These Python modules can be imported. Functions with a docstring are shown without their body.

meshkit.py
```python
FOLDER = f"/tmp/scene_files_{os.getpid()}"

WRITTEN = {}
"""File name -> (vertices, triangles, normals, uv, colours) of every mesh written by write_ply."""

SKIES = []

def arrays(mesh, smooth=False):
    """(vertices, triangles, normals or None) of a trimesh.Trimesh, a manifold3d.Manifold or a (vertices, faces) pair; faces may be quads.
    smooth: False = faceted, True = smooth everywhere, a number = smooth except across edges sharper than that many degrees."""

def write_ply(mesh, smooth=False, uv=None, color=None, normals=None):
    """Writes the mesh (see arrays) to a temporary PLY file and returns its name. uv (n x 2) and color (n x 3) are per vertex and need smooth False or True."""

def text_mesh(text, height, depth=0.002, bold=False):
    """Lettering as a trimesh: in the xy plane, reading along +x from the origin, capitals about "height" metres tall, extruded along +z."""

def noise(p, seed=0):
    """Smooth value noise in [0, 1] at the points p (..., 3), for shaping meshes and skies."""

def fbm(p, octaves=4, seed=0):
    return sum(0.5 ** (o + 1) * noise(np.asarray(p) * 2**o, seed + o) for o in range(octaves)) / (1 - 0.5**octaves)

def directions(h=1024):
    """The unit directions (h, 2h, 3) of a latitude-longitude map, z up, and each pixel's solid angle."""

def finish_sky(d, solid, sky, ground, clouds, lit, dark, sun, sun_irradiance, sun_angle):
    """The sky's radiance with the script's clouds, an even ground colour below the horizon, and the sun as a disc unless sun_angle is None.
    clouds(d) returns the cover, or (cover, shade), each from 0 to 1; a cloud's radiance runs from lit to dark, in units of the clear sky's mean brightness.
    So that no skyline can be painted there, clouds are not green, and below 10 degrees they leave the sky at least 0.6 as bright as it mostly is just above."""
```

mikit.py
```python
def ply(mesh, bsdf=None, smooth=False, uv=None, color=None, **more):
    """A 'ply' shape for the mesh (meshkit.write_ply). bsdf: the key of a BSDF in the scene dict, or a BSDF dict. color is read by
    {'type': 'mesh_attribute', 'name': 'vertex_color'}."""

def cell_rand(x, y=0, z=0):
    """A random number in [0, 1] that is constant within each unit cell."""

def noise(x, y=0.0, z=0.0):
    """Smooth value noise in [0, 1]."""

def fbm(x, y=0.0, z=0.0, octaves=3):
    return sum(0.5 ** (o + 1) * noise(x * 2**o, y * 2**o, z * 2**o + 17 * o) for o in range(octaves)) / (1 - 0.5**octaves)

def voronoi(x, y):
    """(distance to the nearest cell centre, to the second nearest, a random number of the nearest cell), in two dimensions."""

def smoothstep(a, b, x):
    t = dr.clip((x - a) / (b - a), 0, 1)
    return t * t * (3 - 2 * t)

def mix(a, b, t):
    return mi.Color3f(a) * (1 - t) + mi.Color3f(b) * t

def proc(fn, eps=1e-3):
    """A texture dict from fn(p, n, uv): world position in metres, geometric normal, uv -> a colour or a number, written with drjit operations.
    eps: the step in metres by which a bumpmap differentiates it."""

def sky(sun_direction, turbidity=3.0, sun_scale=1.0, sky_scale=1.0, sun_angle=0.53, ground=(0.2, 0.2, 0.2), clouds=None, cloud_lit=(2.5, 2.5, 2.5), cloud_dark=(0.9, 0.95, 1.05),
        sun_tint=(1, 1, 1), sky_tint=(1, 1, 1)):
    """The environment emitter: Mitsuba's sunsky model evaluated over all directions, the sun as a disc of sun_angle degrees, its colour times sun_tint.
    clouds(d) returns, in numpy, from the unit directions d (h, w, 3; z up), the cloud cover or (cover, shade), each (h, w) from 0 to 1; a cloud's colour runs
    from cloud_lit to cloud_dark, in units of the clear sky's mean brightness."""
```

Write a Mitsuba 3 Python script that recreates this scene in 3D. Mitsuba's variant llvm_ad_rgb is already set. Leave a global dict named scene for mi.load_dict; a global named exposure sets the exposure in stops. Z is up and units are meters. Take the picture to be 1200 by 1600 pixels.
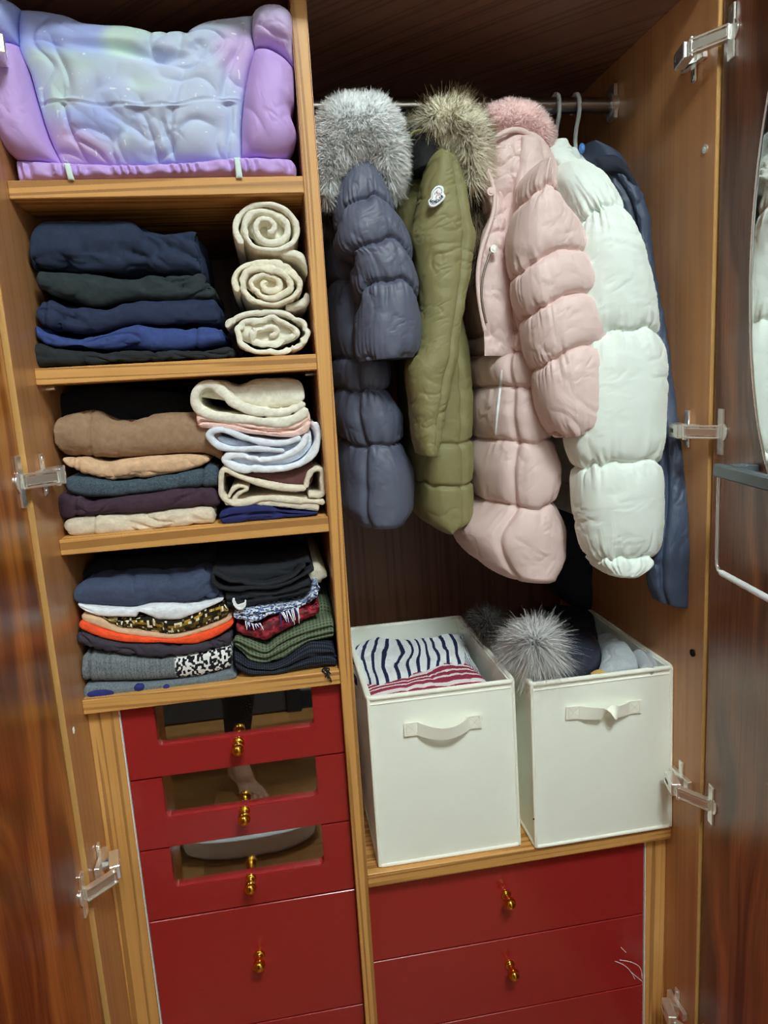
import math, random
import numpy as np, trimesh, manifold3d as m3
import drjit as dr, mitsuba as mi
import mikit, meshkit
from mikit import noise, fbm, smoothstep, mix, cell_rand
from scipy.interpolate import PchipInterpolator, CubicSpline

random.seed(7); rng = np.random.default_rng(11)
T = mi.ScalarTransform4f
scene, labels = {}, {}
# ---------------------------------------------------------------- camera, light, exposure
exposure = 2.33
FOC, YAW, PITCH, ROLL = 1107.67, 0.1472, -0.1803, -0.0595
CAM = np.array([-0.0693, -1.0227, 1.2776])
FWD = np.array([math.sin(YAW)*math.cos(PITCH), math.cos(YAW)*math.cos(PITCH), math.sin(PITCH)])
_r = np.array([math.cos(YAW), -math.sin(YAW), 0]); _u = np.cross(_r, FWD)
RGT = math.cos(ROLL)*_r + math.sin(ROLL)*_u
UPV = -math.sin(ROLL)*_r + math.cos(ROLL)*_u
scene['camera'] = {'type': 'perspective', 'fov': math.degrees(2*math.atan(600/FOC)), 'fov_axis': 'x', 'near_clip': .02, 'far_clip': 50.,
                   'to_world': T().look_at(origin=CAM.tolist(), target=(CAM+FWD).tolist(), up=UPV.tolist())}
FLOOR, CEIL = -0.05, 2.42
LAMP = (0.25, -1.28, 2.385)
LAMP_POWER = (10.6, 12.0, 11.7)
LAMP_R = .25

# ---------------------------------------------------------------- measuring: a pixel of the photograph -> a point on a real plane
def ray(p):
    p = np.atleast_2d(np.asarray(p, float))
    return FWD + ((p[:, :1]-600)/FOC)*RGT - ((p[:, 1:2]-800)/FOC)*UPV
def on(p, ax, val):
    d = ray(p); return CAM + d*((np.asarray(val, float)-CAM[ax])/d[:, ax])[:, None]
def aty(p, y): return on(p, 1, np.broadcast_to(y, (len(np.atleast_2d(p)),)))
def atz(p, z): return on(p, 2, np.broadcast_to(z, (len(np.atleast_2d(p)),)))
def atx(p, x): return on(p, 0, np.broadcast_to(x, (len(np.atleast_2d(p)),)))
def Z(sc, ox, oy):
    return lambda pts: [(ox+x/sc, oy+y/sc) for x, y in pts]
Z1, Z2, Z3, Z4, Z4r = Z(2.4, 0, 0), Z(2.264, 0, 290), Z(2.4, 40, 570), Z(2.553, 80, 840), Z(5.4545, 320, 840)
Z8 = Z(4.2857, 540, 960)

# ---------------------------------------------------------------- materials
def S(r, g, b):
    c = np.array([r, g, b])/255.
    return [float(x) for x in np.where(c < .04045, c/12.92, ((c+.055)/1.055)**2.4)]
def rgb(c): return {'type': 'rgb', 'value': list(c)}
def tw(b): return {'type': 'twosided', 'bsdf': b}
def cloth(key, c, rough=.85, spec=.25, sheen=.3):
    scene[key] = tw({'type': 'principled', 'base_color': c if isinstance(c, dict) else rgb(c), 'roughness': rough, 'specular': spec, 'sheen': sheen})
    return key
def matte(key, c):
    scene[key] = tw({'type': 'diffuse', 'reflectance': c if isinstance(c, dict) else rgb(c)}); return key
def mottled(mesh, c, k=1.):
    v = mesh.vertices; f = meshkit.fbm(v*np.array([140, 140, 140]), 3, 5)-.5; g = meshkit.noise(v*420, 8)-.5; b = meshkit.fbm(v*22, 2, 3)-.5
    return np.clip(np.asarray(c)[None]*(1+k*(.38*f+.22*g+.07*b))[:, None], 0, 1)
def metal(key, c, rough):
    scene[key] = tw({'type': 'principled', 'base_color': rgb(c), 'metallic': 1., 'roughness': rough}); return key

def grain(axis, a, b, dark, k=1.0, streak=.75):
    """board grain running along axis 0 (x) or 2 (z)"""
    def fn(p, n, uv):
        al = p.x if axis == 0 else p.z
        ac = (p.z + p.y*.7) if axis == 0 else (p.x + p.y)
        w = ac*1.0 + (noise(al*1.3, ac*9, p.y*3)-.5)*.035
        f = fbm(w*150*k, al*2.2, 3., 3)
        line = smoothstep(.52, .72, noise(w*330*k, al*3.1, 7.))
        c = mix(a, b, f)
        return mix(c, mi.Color3f(dark), line*streak)
    return mikit.proc(fn)
def flame(a, b, dark):
    def fn(p, n, uv):
        q = p.y + p.x
        s = q*16 + (fbm(q*5, p.z*2.2, 1., 3)-.5)*5.5
        r = fbm(s*1.4, p.z*3.0, 2., 3)
        fine = noise(q*420, p.z*9, 5.)
        band = smoothstep(.25, .75, fbm(q*4, p.z*1.3, 9., 2))
        c = mix(mix(dark, a, smoothstep(.25, .55, r)), b, smoothstep(.5, .85, r)*(.4+.6*band))
        return c*(.82+.36*fine)
    return mikit.proc(fn)
def board(key, tex, rough=.35, coat=.3, spec=.4, cg=.75):
    scene[key] = tw({'type': 'principled', 'base_color': tex, 'roughness': rough, 'specular': spec, 'clearcoat': coat, 'clearcoat_gloss': cg}); return key
def lacquer(key, tex, alpha, ior=1.55):
    scene[key] = tw({'type': 'roughplastic', 'diffuse_reflectance': tex, 'alpha': alpha, 'int_ior': ior, 'nonlinear': False}); return key

OAK_A, OAK_B, OAK_D = S(198, 142, 78), S(212, 160, 94), S(146, 96, 48)
board('oak_x', grain(0, OAK_A, OAK_B, OAK_D), .5, .15)
board('oak_z', grain(2, OAK_A, OAK_B, OAK_D), .5, .15)
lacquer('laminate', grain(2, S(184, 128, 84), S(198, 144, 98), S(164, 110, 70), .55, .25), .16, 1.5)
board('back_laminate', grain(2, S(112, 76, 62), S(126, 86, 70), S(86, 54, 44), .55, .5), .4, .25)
lacquer('door_wood_warm', flame(S(172, 102, 46), S(222, 156, 84), S(112, 58, 24)), .09)
lacquer('door_wood_dark', flame(S(136, 88, 62), S(190, 124, 78), S(96, 58, 40)), .11, 1.6)
board('banding', rgb(S(196, 150, 90)), .4, .3)
def redtex(p, n, uv):
    f = noise(p.x*900, p.z*900, p.y*900)
    return mi.Color3f(S(157, 38, 39))*(.9+.22*f)
lacquer('red_lacquer', mikit.proc(redtex), .05, 1.6)
scene['chrome'] = tw({'type': 'principled', 'base_color': rgb((.93, .93, .90)), 'metallic': .88, 'roughness': .2, 'specular': .6}); metal('gold', S(232, 170, 60), .10); metal('dark_chrome', (.40, .36, .34), .25)
scene['pane_glass'] = {'type': 'thindielectric', 'int_ior': 2.4, 'ext_ior': 1.0}
scene['mirror_silver'] = tw({'type': 'principled', 'base_color': rgb((.9, .93, .92)), 'metallic': 1., 'roughness': .02})
board('white_plastic', rgb(S(225, 230, 235)), .3, .3); board('dark_plastic', rgb(S(70, 78, 84)), .35, .3); board('blue_plastic', rgb(S(80, 130, 200)), .35, .3)
matte('door_grey', rgb(S(88, 88, 90))); matte('frame_grey', rgb(S(62, 62, 66))); matte('wall_paint', rgb(S(226, 226, 220))); matte('ceiling_paint', rgb(S(235, 235, 232)))
cloth('canvas', rgb(S(240, 243, 233)), .9, .1, .1); cloth('canvas_trim', rgb(S(243, 243, 232)), .8, .2, .1)
matte('tray_dark', rgb(S(58, 40, 30))); matte('screw_dark', rgb(S(40, 36, 34)))
for i, c in enumerate(((148, 104, 58), (136, 92, 48), (160, 114, 66), (126, 84, 44))):
    board(f'plank_{i}', grain(0, S(*c), [x*1.15 for x in S(*c)], [x*.6 for x in S(*c)], .5, .5), .35, .3)

scene['cloth_v'] = tw({'type': 'principled', 'base_color': {'type': 'mesh_attribute', 'name': 'vertex_color'}, 'roughness': .85, 'specular': .25, 'sheen': .3})
COL = {}
# ---------------------------------------------------------------- adding to the scene
used = {}
def name(k):
    n = used.get(k, -1)+1; used[k] = n
    return k if n == 0 else f'{k}_{n:03d}'
def thing(k, label, cat, group=None, kind=None):
    k = name(k); labels[k] = {'label': label, 'category': cat}
    if group: labels[k]['group'] = group
    if kind: labels[k]['kind'] = kind
    return k
def part(parent, k, mesh, bsdf, smooth=35, label=None, kind=None, **kw):
    key = name(f'{parent}__{k}')
    if bsdf in COL: kw['color'] = mottled(mesh, COL[bsdf]); bsdf, smooth = 'cloth_v', True
    scene[key] = mikit.ply(mesh, bsdf, smooth=smooth, **kw)
    if label or kind:
        labels[key] = {}
        if label: labels[key]['label'] = label
        if kind: labels[key]['kind'] = kind
    return key
def solo(k, mesh, bsdf, label, cat, smooth=35, group=None, **kw):
    k = thing(k, label, cat, group)
    if bsdf in COL: kw['color'] = mottled(mesh, COL[bsdf]); bsdf, smooth = 'cloth_v', True
    scene[k] = mikit.ply(mesh, bsdf, smooth=smooth, **kw); return k
def struct(k, mesh, bsdf, smooth=False, label=None):
    scene[k] = mikit.ply(mesh, bsdf, smooth=smooth); labels[k] = {'kind': 'structure'}
    if label: labels[k]['label'] = label
    return k

# ---------------------------------------------------------------- mesh tools
def cat(*ms): return trimesh.util.concatenate([m for m in ms])
def box(x0, x1, y0, y1, z0, z1, r=0.0):
    if r <= 0:
        m = trimesh.creation.box((x1-x0, y1-y0, z1-z0)); m.apply_translation(((x0+x1)/2, (y0+y1)/2, (z0+z1)/2)); return m
    pts = []
    for x, sx in ((x0, 1), (x1, -1)):
        for y, sy in ((y0, 1), (y1, -1)):
            for z, sz in ((z0, 1), (z1, -1)):
                pts += [(x+sx*r, y+sy*r, z), (x+sx*r, y, z+sz*r), (x, y+sy*r, z+sz*r)]
    return trimesh.convex.convex_hull(np.array(pts))
def obox(c, a, b, w, r=.0008):
    """box from half-axis vectors a, b, w about c, edges chamfered by r"""
    a, b, w = (np.asarray(v, float) for v in (a, b, w)); la, lb, lw = (np.linalg.norm(v) for v in (a, b, w))
    m = box(-la, la, -lb, lb, -lw, lw, min(r, .45*min(la, lb, lw)))
    M = np.eye(4); M[:3, 0], M[:3, 1], M[:3, 2], M[:3, 3] = a/la, b/lb, w/lw, c
    m.apply_transform(M)
    if np.linalg.det(M[:3, :3]) < 0: m.invert()
    return m
def cyl(a, b, r, sec=20):
    return trimesh.creation.cylinder(radius=r, segment=np.array([a, b], float), sections=sec)
def orient(v, f):
    m = trimesh.Trimesh(v, f, process=False)
    if m.volume < 0: m.invert()
    return m
def grid_faces(n, m, wrap):
    i = np.arange(n-1)[:, None]*m; j = np.arange(m if wrap else m-1)[None, :]; k = (j+1) % m
    a, b, c, d = (i+j).ravel(), (i+k).ravel(), (i+m+k).ravel(), (i+m+j).ravel()
    return np.vstack([np.c_[a, b, c], np.c_[a, c, d]])
def rings(R):
    """closed mesh from rings (n, m, 3), both ends fanned"""
    n, m, _ = R.shape
    v = np.vstack([R.reshape(-1, 3), R[0].mean(0), R[-1].mean(0)]); f = grid_faces(n, m, True)
    j = np.arange(m); k = (j+1) % m
    f = np.vstack([f, np.c_[np.full(m, n*m), k, j], np.c_[np.full(m, n*m+1), (n-1)*m+j, (n-1)*m+k]])
    return orient(v, f)
def sweep(path, r, sec=10, closed=False, flat=None):
    P = np.asarray(path, float); n = len(P)
    r = np.broadcast_to(r, (n,))
    tg = np.roll(P, -1, 0)-np.roll(P, 1, 0) if closed else np.gradient(P, axis=0)
    tg /= np.linalg.norm(tg, axis=1, keepdims=True)+1e-12
    up = np.array([0, 0, 1.]) if abs(tg[0, 2]) < .9 else np.array([1., 0, 0]); N = []
    a = np.cross(tg[0], up)
    for t in tg:
        a = a-t*(a@t); a /= np.linalg.norm(a); N.append(a.copy())
    N = np.array(N); B = np.cross(tg, N); th = np.arange(sec)/sec*2*np.pi
    fx = 1. if flat is None else flat
    R = P[:, None]+r[:, None, None]*(np.cos(th)[None, :, None]*N[:, None]+fx*np.sin(th)[None, :, None]*B[:, None])
    if closed:
        R = np.concatenate([R, R[:1]])
        return orient(R.reshape(-1, 3), grid_faces(n+1, sec, True))
    return rings(R)
def smooth_path(p, n=60, closed=False):
    p = np.asarray(p, float)
    if closed: p = np.vstack([p, p[:1]])
    t = np.r_[0, np.cumsum(np.linalg.norm(np.diff(p, axis=0), axis=1))]
    return CubicSpline(t, p, bc_type='periodic' if closed else 'natural')(np.linspace(0, t[-1], n, endpoint=not closed))
def resample(p, n):
    p = np.asarray(p, float); t = np.r_[0, np.cumsum(np.linalg.norm(np.diff(p, axis=0), axis=1))]
    t = t/t[-1]; q = PchipInterpolator(t, p)(np.linspace(0, 1, n)); return q
def crease(p, seed=0, sharp=3):
    return (1-np.abs(2*meshkit.noise(p, seed)-1))**sharp
def wrinkle(P, amp, sc=(30, 30, 30), seed=0):
    q = np.asarray(P)*np.asarray(sc); w = (meshkit.fbm(q*.6, 2, seed+9)[..., None]-.5)*2.0
    low = meshkit.fbm(q+w, 3, seed)-.5
    sg = 1 if seed % 2 else -1
    q2 = np.stack([(q[..., 0]*.45*sg+q[..., 2]*.95)*1.7, q[..., 1]*1.2, (q[..., 2]*.3-q[..., 0]*.6*sg)*1.1], -1)+w*1.2
    mask = np.clip((meshkit.noise(q*.55+7, seed+4)-.42)/.25, 0, 1)
    fine = crease(q2*1.9+3, seed+6, 4)
    return amp*(1.1*low-1.15*mask*crease(q2, seed+3, 5)-.35*mask*fine)

def tube(rows, yc, b, n=260, m=170, seams=(), A=.012, gather=.004, wr=.0025, ex=.85, top='round', bot='round', seed=0, arc=0., yat=None, vseams=(), freq=13, wsc=(26, 26, 18), tdome=.5):
    """a hanging sleeve or coat body: rows (uL, vL, uR, vR) of its outline at the depth y, half depth b; quilted between seams (row numbers)"""
    rows = np.asarray(rows, float); K = len(rows)
    yc = np.broadcast_to(yc, (K,)).astype(float); b = np.broadcast_to(b, (K,)).astype(float)
    ya = yc if yat is None else np.broadcast_to(yat, (K,)).astype(float)
    L, R = aty(rows[:, :2], ya), aty(rows[:, 2:], ya)
    c, h = (L+R)/2, (R-L)/2; c[:, 1] = yc; h[:, 1] = 0
    s = np.r_[0, np.cumsum(np.linalg.norm(np.diff(c[:, [0, 2]], axis=0), axis=1))]
    ss = np.linspace(0, s[-1], n)
    ci, hi, bi = (PchipInterpolator(s, a)(ss) for a in (c, h, b))
    th = np.arange(m)/m*2*np.pi; co, si = np.cos(th), np.sin(th)
    ce, se = np.sign(co)*np.abs(co)**ex, np.sign(si)*np.abs(si)**ex
    P = ci[:, None]+ce[None, :, None]*hi[:, None]-se[None, :, None]*bi[:, None, None]*np.array([0, 1., 0])
    hl = np.linalg.norm(hi, axis=1)[:, None]
    nv = (co[None, :]*bi[:, None])[..., None]*(hi/hl)[:, None]-(si[None, :]*hl)[..., None]*np.array([0, 1., 0])
    nv /= np.linalg.norm(nv, axis=2, keepdims=True)+1e-9
    front = np.clip(si, 0, 1)**1.3
    disp = np.zeros((n, m)); S_ = np.broadcast_to(ss[:, None], (n, m))
    if len(seams):
        sk = np.interp(seams, np.arange(K), s)
        pos = [S_*0-.09]+[np.broadcast_to(k-arc*front[None, :], (n, m)) for k in sk]+[S_*0+s[-1]+(.003 if bot == 'cuff' else .05)]
        pos = np.array(pos)
        wob = (meshkit.noise(np.dstack([S_*0+seed, np.broadcast_to(co*3+si*2, (n, m)), S_*0]), seed)-.5)*.012
        d = np.full((n, m), 9.)
        for k in range(len(pos)-1):
            q = np.clip((S_-pos[k]-wob)/(pos[k+1]-pos[k]), 0, 1); inn = (S_ >= pos[k]+wob) & (S_ < pos[k+1]+wob)
            disp = np.where(inn, A*(-np.abs(2*q-1)**5), disp)
        for k in range(1, len(pos)-(0 if bot == 'cuff' else 1)): d = np.minimum(d, np.abs(S_-pos[k]-wob))
        ang = np.broadcast_to(th[None, :], (n, m))
        q3 = np.dstack([np.cos(ang)*freq/6.28*2, np.sin(ang)*freq/6.28*2, S_*9+seed])
        disp -= gather*np.exp(-d/.016)*crease(q3*1.7, seed+2, 2)+.0045*np.exp(-(d/.0032)**2)
        disp -= .6*gather*np.exp(-d/.04)*(meshkit.noise(q3*.9, seed+5))
    for tv in vseams:        # seams running down
        dd = np.abs(((th-tv+np.pi) % (2*np.pi))-np.pi)[None, :]*np.minimum(hl, bi[:, None])
        disp -= .006*np.exp(-(dd/.006)**2)+.006*np.exp(-dd/.02)*(.6+.8*meshkit.noise(np.dstack([S_*45, S_*0+tv, S_*0]), seed+8))
    disp += .75*wrinkle(P, wr, wsc, seed+20)+wrinkle(P, wr*.42, np.asarray(wsc)*2.6, seed+31)
    P = P+nv*disp[..., None]
    out = [P]
    ax0, ax1 = ci[0]-ci[3], ci[-1]-ci[-4]
    ax0 /= np.linalg.norm(ax0); ax1 /= np.linalg.norm(ax1)
    def cap(ring, ax, mode, depth):
        cen = ring.mean(0); res = []
        if mode == 'round':
            for a in np.linspace(0, 1, 8)[1:]:
                res.append(cen+(ring-cen)*max(math.cos(a*1.5), .03)+ax*depth*math.sin(a*1.5))
        else:
            for sc, o in ((.97, .004), (.9, .005), (.84, .0), (.8, -.012), (.78, -.05), (.3, -.055)):
                res.append(cen+(ring-cen)*sc+ax*o)
        return np.array(res)
    r0 = hl[0, 0]
    out = [cap(P[0], ax0, top, r0*tdome)[::-1], P, cap(P[-1], ax1, bot, hl[-1, 0]*.35)]
    return rings(np.concatenate(out))

def folded(topl, botl, y0, depth=.24, N=170, r=.022, wr=.002, grooves=(), g=.004, seed=0, sc=(28, 28, 34), lean=0., rise=0., uvs=False, ends=.03, vs=()):
    """a folded garment lying on a shelf, its fold to the front; topl, botl: its upper and lower outline"""
    tp, bt = aty(resample(topl, N), y0), aty(resample(botl, N), y0)
    K = 54; w = np.linspace(0, 1, K); s = np.linspace(0, 1, N)
    mid, half = (tp+bt)/2, (tp-bt)/2; hz = half[:, 2].copy(); hz = np.maximum(hz, .0012)
    e = np.clip(np.minimum(s, 1-s)/ends, 0, 1); endf = np.sqrt(np.clip(1-(1-e)**2, 0, 1)); endf = np.maximum(endf, .06)
    rows = []
    for i in range(N):
        hh = hz[i]*endf[i]; rr = min(r, 1.3*hz[i])
        bk = np.linspace(1, 0, 12)[:-1]**1.5; nf = K-2*len(bk)
        a = np.linspace(np.pi/2, -np.pi/2, nf); ex = .75
        fy = y0+rr-rr*np.cos(a)**ex*endf[i]; fz = hh*np.sign(np.sin(a))*np.abs(np.sin(a))**ex
        yy = np.r_[y0+rr+bk*(depth-rr), fy, y0+rr+bk[::-1]*(depth-rr)]
        zz = np.r_[np.full(len(bk), hh)+rise*bk, fz, np.full(len(bk), -hh)]
        for w0 in grooves:
            q = (fz/hh+1)/2
            yy[len(bk):len(bk)+nf] += g*np.exp(-((q-w0-.05*math.sin(9*s[i]+seed))/.05)**2)
        x = np.full(K, mid[i, 0])+half[i, 0]*zz/max(hh, 1e-6)*endf[i]
        rows.append(np.c_[x, yy+lean*s[i], mid[i, 2]+zz])
    P = np.array(rows)
    nv = np.zeros_like(P); nv[:, :, 1] = -1; d = np.gradient(P, axis=1); nn = np.cross(np.gradient(P, axis=0), d); nn /= np.linalg.norm(nn, axis=2, keepdims=True)+1e-9
    if nn[N//2, K//2, 1] > 0: nn = -nn
    amt = wrinkle(P, wr, sc, seed)*np.minimum(1, hz/.006)[:, None]
    for v_ in vs:
        dd = (P[:, :, 0]-P[min(N-1, int(v_*N)), K//2, 0]-.12*(P[:, :, 2]-mid[:, None, 2])); amt = amt-.0022*np.exp(-(dd/.0022)**2)+.0010*np.exp(-((dd-.006)/.004)**2)
    P = P+nn*amt[..., None]
    mesh = rings(P)
    if uvs:
        q = np.zeros((N, K, 2)); q[:, :, 0] = P[:, :, 0]; acc = np.cumsum(np.r_[0, np.linalg.norm(np.diff(P[N//2], axis=0), axis=1)]); q[:, :, 1] = acc[None, :]
        return mesh, np.vstack([q.reshape(-1, 2), [[0, 0], [0, 0]]])
    return mesh

def ribbon(path, th, y0, depth=.24, n=150, seed=0, wr=.0012, closed=False, taper=True, lean=0., wig=.0):
    """a layer of cloth seen end on: its path in the plane y0, its thickness th, running back to depth"""
    p = aty(smooth_path(path, n), y0)[:, [0, 2]]
    t = np.gradient(p, axis=0); t /= np.linalg.norm(t, axis=1, keepdims=True)+1e-9; nr = np.c_[-t[:, 1], t[:, 0]]
    s = np.linspace(0, 1, n); e = np.clip(np.minimum(s, 1-s)/.015, 0, 1); f = np.maximum(np.sqrt(1-(1-e)**2), .1) if taper else np.ones(n)
    thv = th*f*(1+.25*(meshkit.noise(np.c_[s*14, s*0+seed, s*0], seed)-.5)*2)
    a = np.linspace(-np.pi/2, np.pi/2, 9); bk = np.array([1, .6, .3, .12])
    off = np.r_[[-.5]*4, .5*np.sin(a), [.5]*4]; yy = np.r_[bk*depth, th*.5*(1-np.cos(a)**.8), bk[::-1]*depth]
    P = np.zeros((n, len(off), 3))
    P[:, :, 0] = p[:, :1]+nr[:, :1]*off*thv[:, None]; P[:, :, 2] = p[:, 1:]+nr[:, 1:]*off*thv[:, None]
    P[:, :, 1] = y0+yy[None, :]+(wig*(meshkit.noise(np.c_[s*9, s*0, s*0+seed], seed+1)-.5))[:, None]
    P[:, :, 0] += lean*yy[None, :]
    q = wrinkle(P, wr, (40, 40, 40), seed)
    P[:, :, 0] += nr[:, :1]*q; P[:, :, 2] += nr[:, 1:]*q
    return rings(P)
def spiral(cx, cy, rx, ry, turns, inner=.16, n=30, tilt=0., wob=.08, start=0., seed=0):
    pts = []; k = int(n*turns)
    for i in range(k+1):
        f = i/k; a = start+f*turns*2*math.pi; r = 1-(1-inner)*f**1.25
        q = np.array([[math.cos(a)*1.5+f*turns*1.7+seed*3, math.sin(a)*1.5, seed*1.7]]); w = float(meshkit.noise(q, seed)[0])-.5; w2 = float(meshkit.noise(q*2.6+4, seed+3)[0])-.5
        r *= 1+wob*(2.0*w*(.25+f)+1.5*w2*f)
        x, y = rx*r*math.cos(a), ry*r*math.sin(a)
        pts.append((cx+x*math.cos(tilt)-y*math.sin(tilt), cy+x*math.sin(tilt)+y*math.cos(tilt)))
    return pts

def pillow(top, bot, left, right, at, nrm, up=.02, back=.01, n=90, m=70, p=2.5, q=2.2, wr=.002, sc=(30, 30, 30), seed=0, quilt=None, uvs=False, slope=None):
    """a padded panel over the outline of four edges, bulging by up along nrm"""
    tp, bt, lf, rt = resample(top, n), resample(bot, n), resample(left, m), resample(right, m)
    s, t = np.linspace(0, 1, n)[None, :, None], np.linspace(0, 1, m)[:, None, None]
    c00, c10, c01, c11 = (tp[0]+lf[0])/2, (tp[-1]+rt[0])/2, (bt[0]+lf[-1])/2, (bt[-1]+rt[-1])/2
    px = (1-t)*tp[None]+t*bt[None]+(1-s)*lf[:, None]+s*rt[:, None]-((1-s)*(1-t)*c00+s*(1-t)*c10+(1-s)*t*c01+s*t*c11)
    W = at(px.reshape(-1, 2)).reshape(m, n, 3); nrm = np.asarray(nrm, float)
    prof = (np.clip(1-np.abs(2*s-1)**p, 0, 1)*np.clip(1-np.abs(2*t-1)**p, 0, 1))[..., 0]**(1/q)
    w = (.8*wrinkle(W, wr, sc, seed)+wrinkle(W, wr*.35, np.asarray(sc)*2.6, seed+31))*np.minimum(1, prof*1.6)
    h = up*prof+w
    if quilt is not None: h = h+quilt(s[..., 0], t[..., 0])*np.minimum(1, prof*2)
    F, B = W+nrm*h[..., None], W-nrm*(back*prof)[..., None]
    v = np.vstack([F.reshape(-1, 3), B.reshape(-1, 3)]); f = grid_faces(m, n, False)
    f = np.vstack([f, f[:, ::-1]+m*n])
    e = np.r_[np.arange(n), np.arange(1, m)*n+n-1, (m-1)*n+np.arange(n-2, -1, -1), np.arange(m-2, 0, -1)*n]; k = np.roll(e, -1)
    f = np.vstack([f, np.c_[e, e+m*n, k], np.c_[k, e+m*n, k+m*n]])
    mesh = orient(v, f)
    if uvs: return mesh, np.tile(np.dstack(np.broadcast_arrays(s[..., 0], t[..., 0])).reshape(-1, 2), (2, 1))
    return mesh

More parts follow.
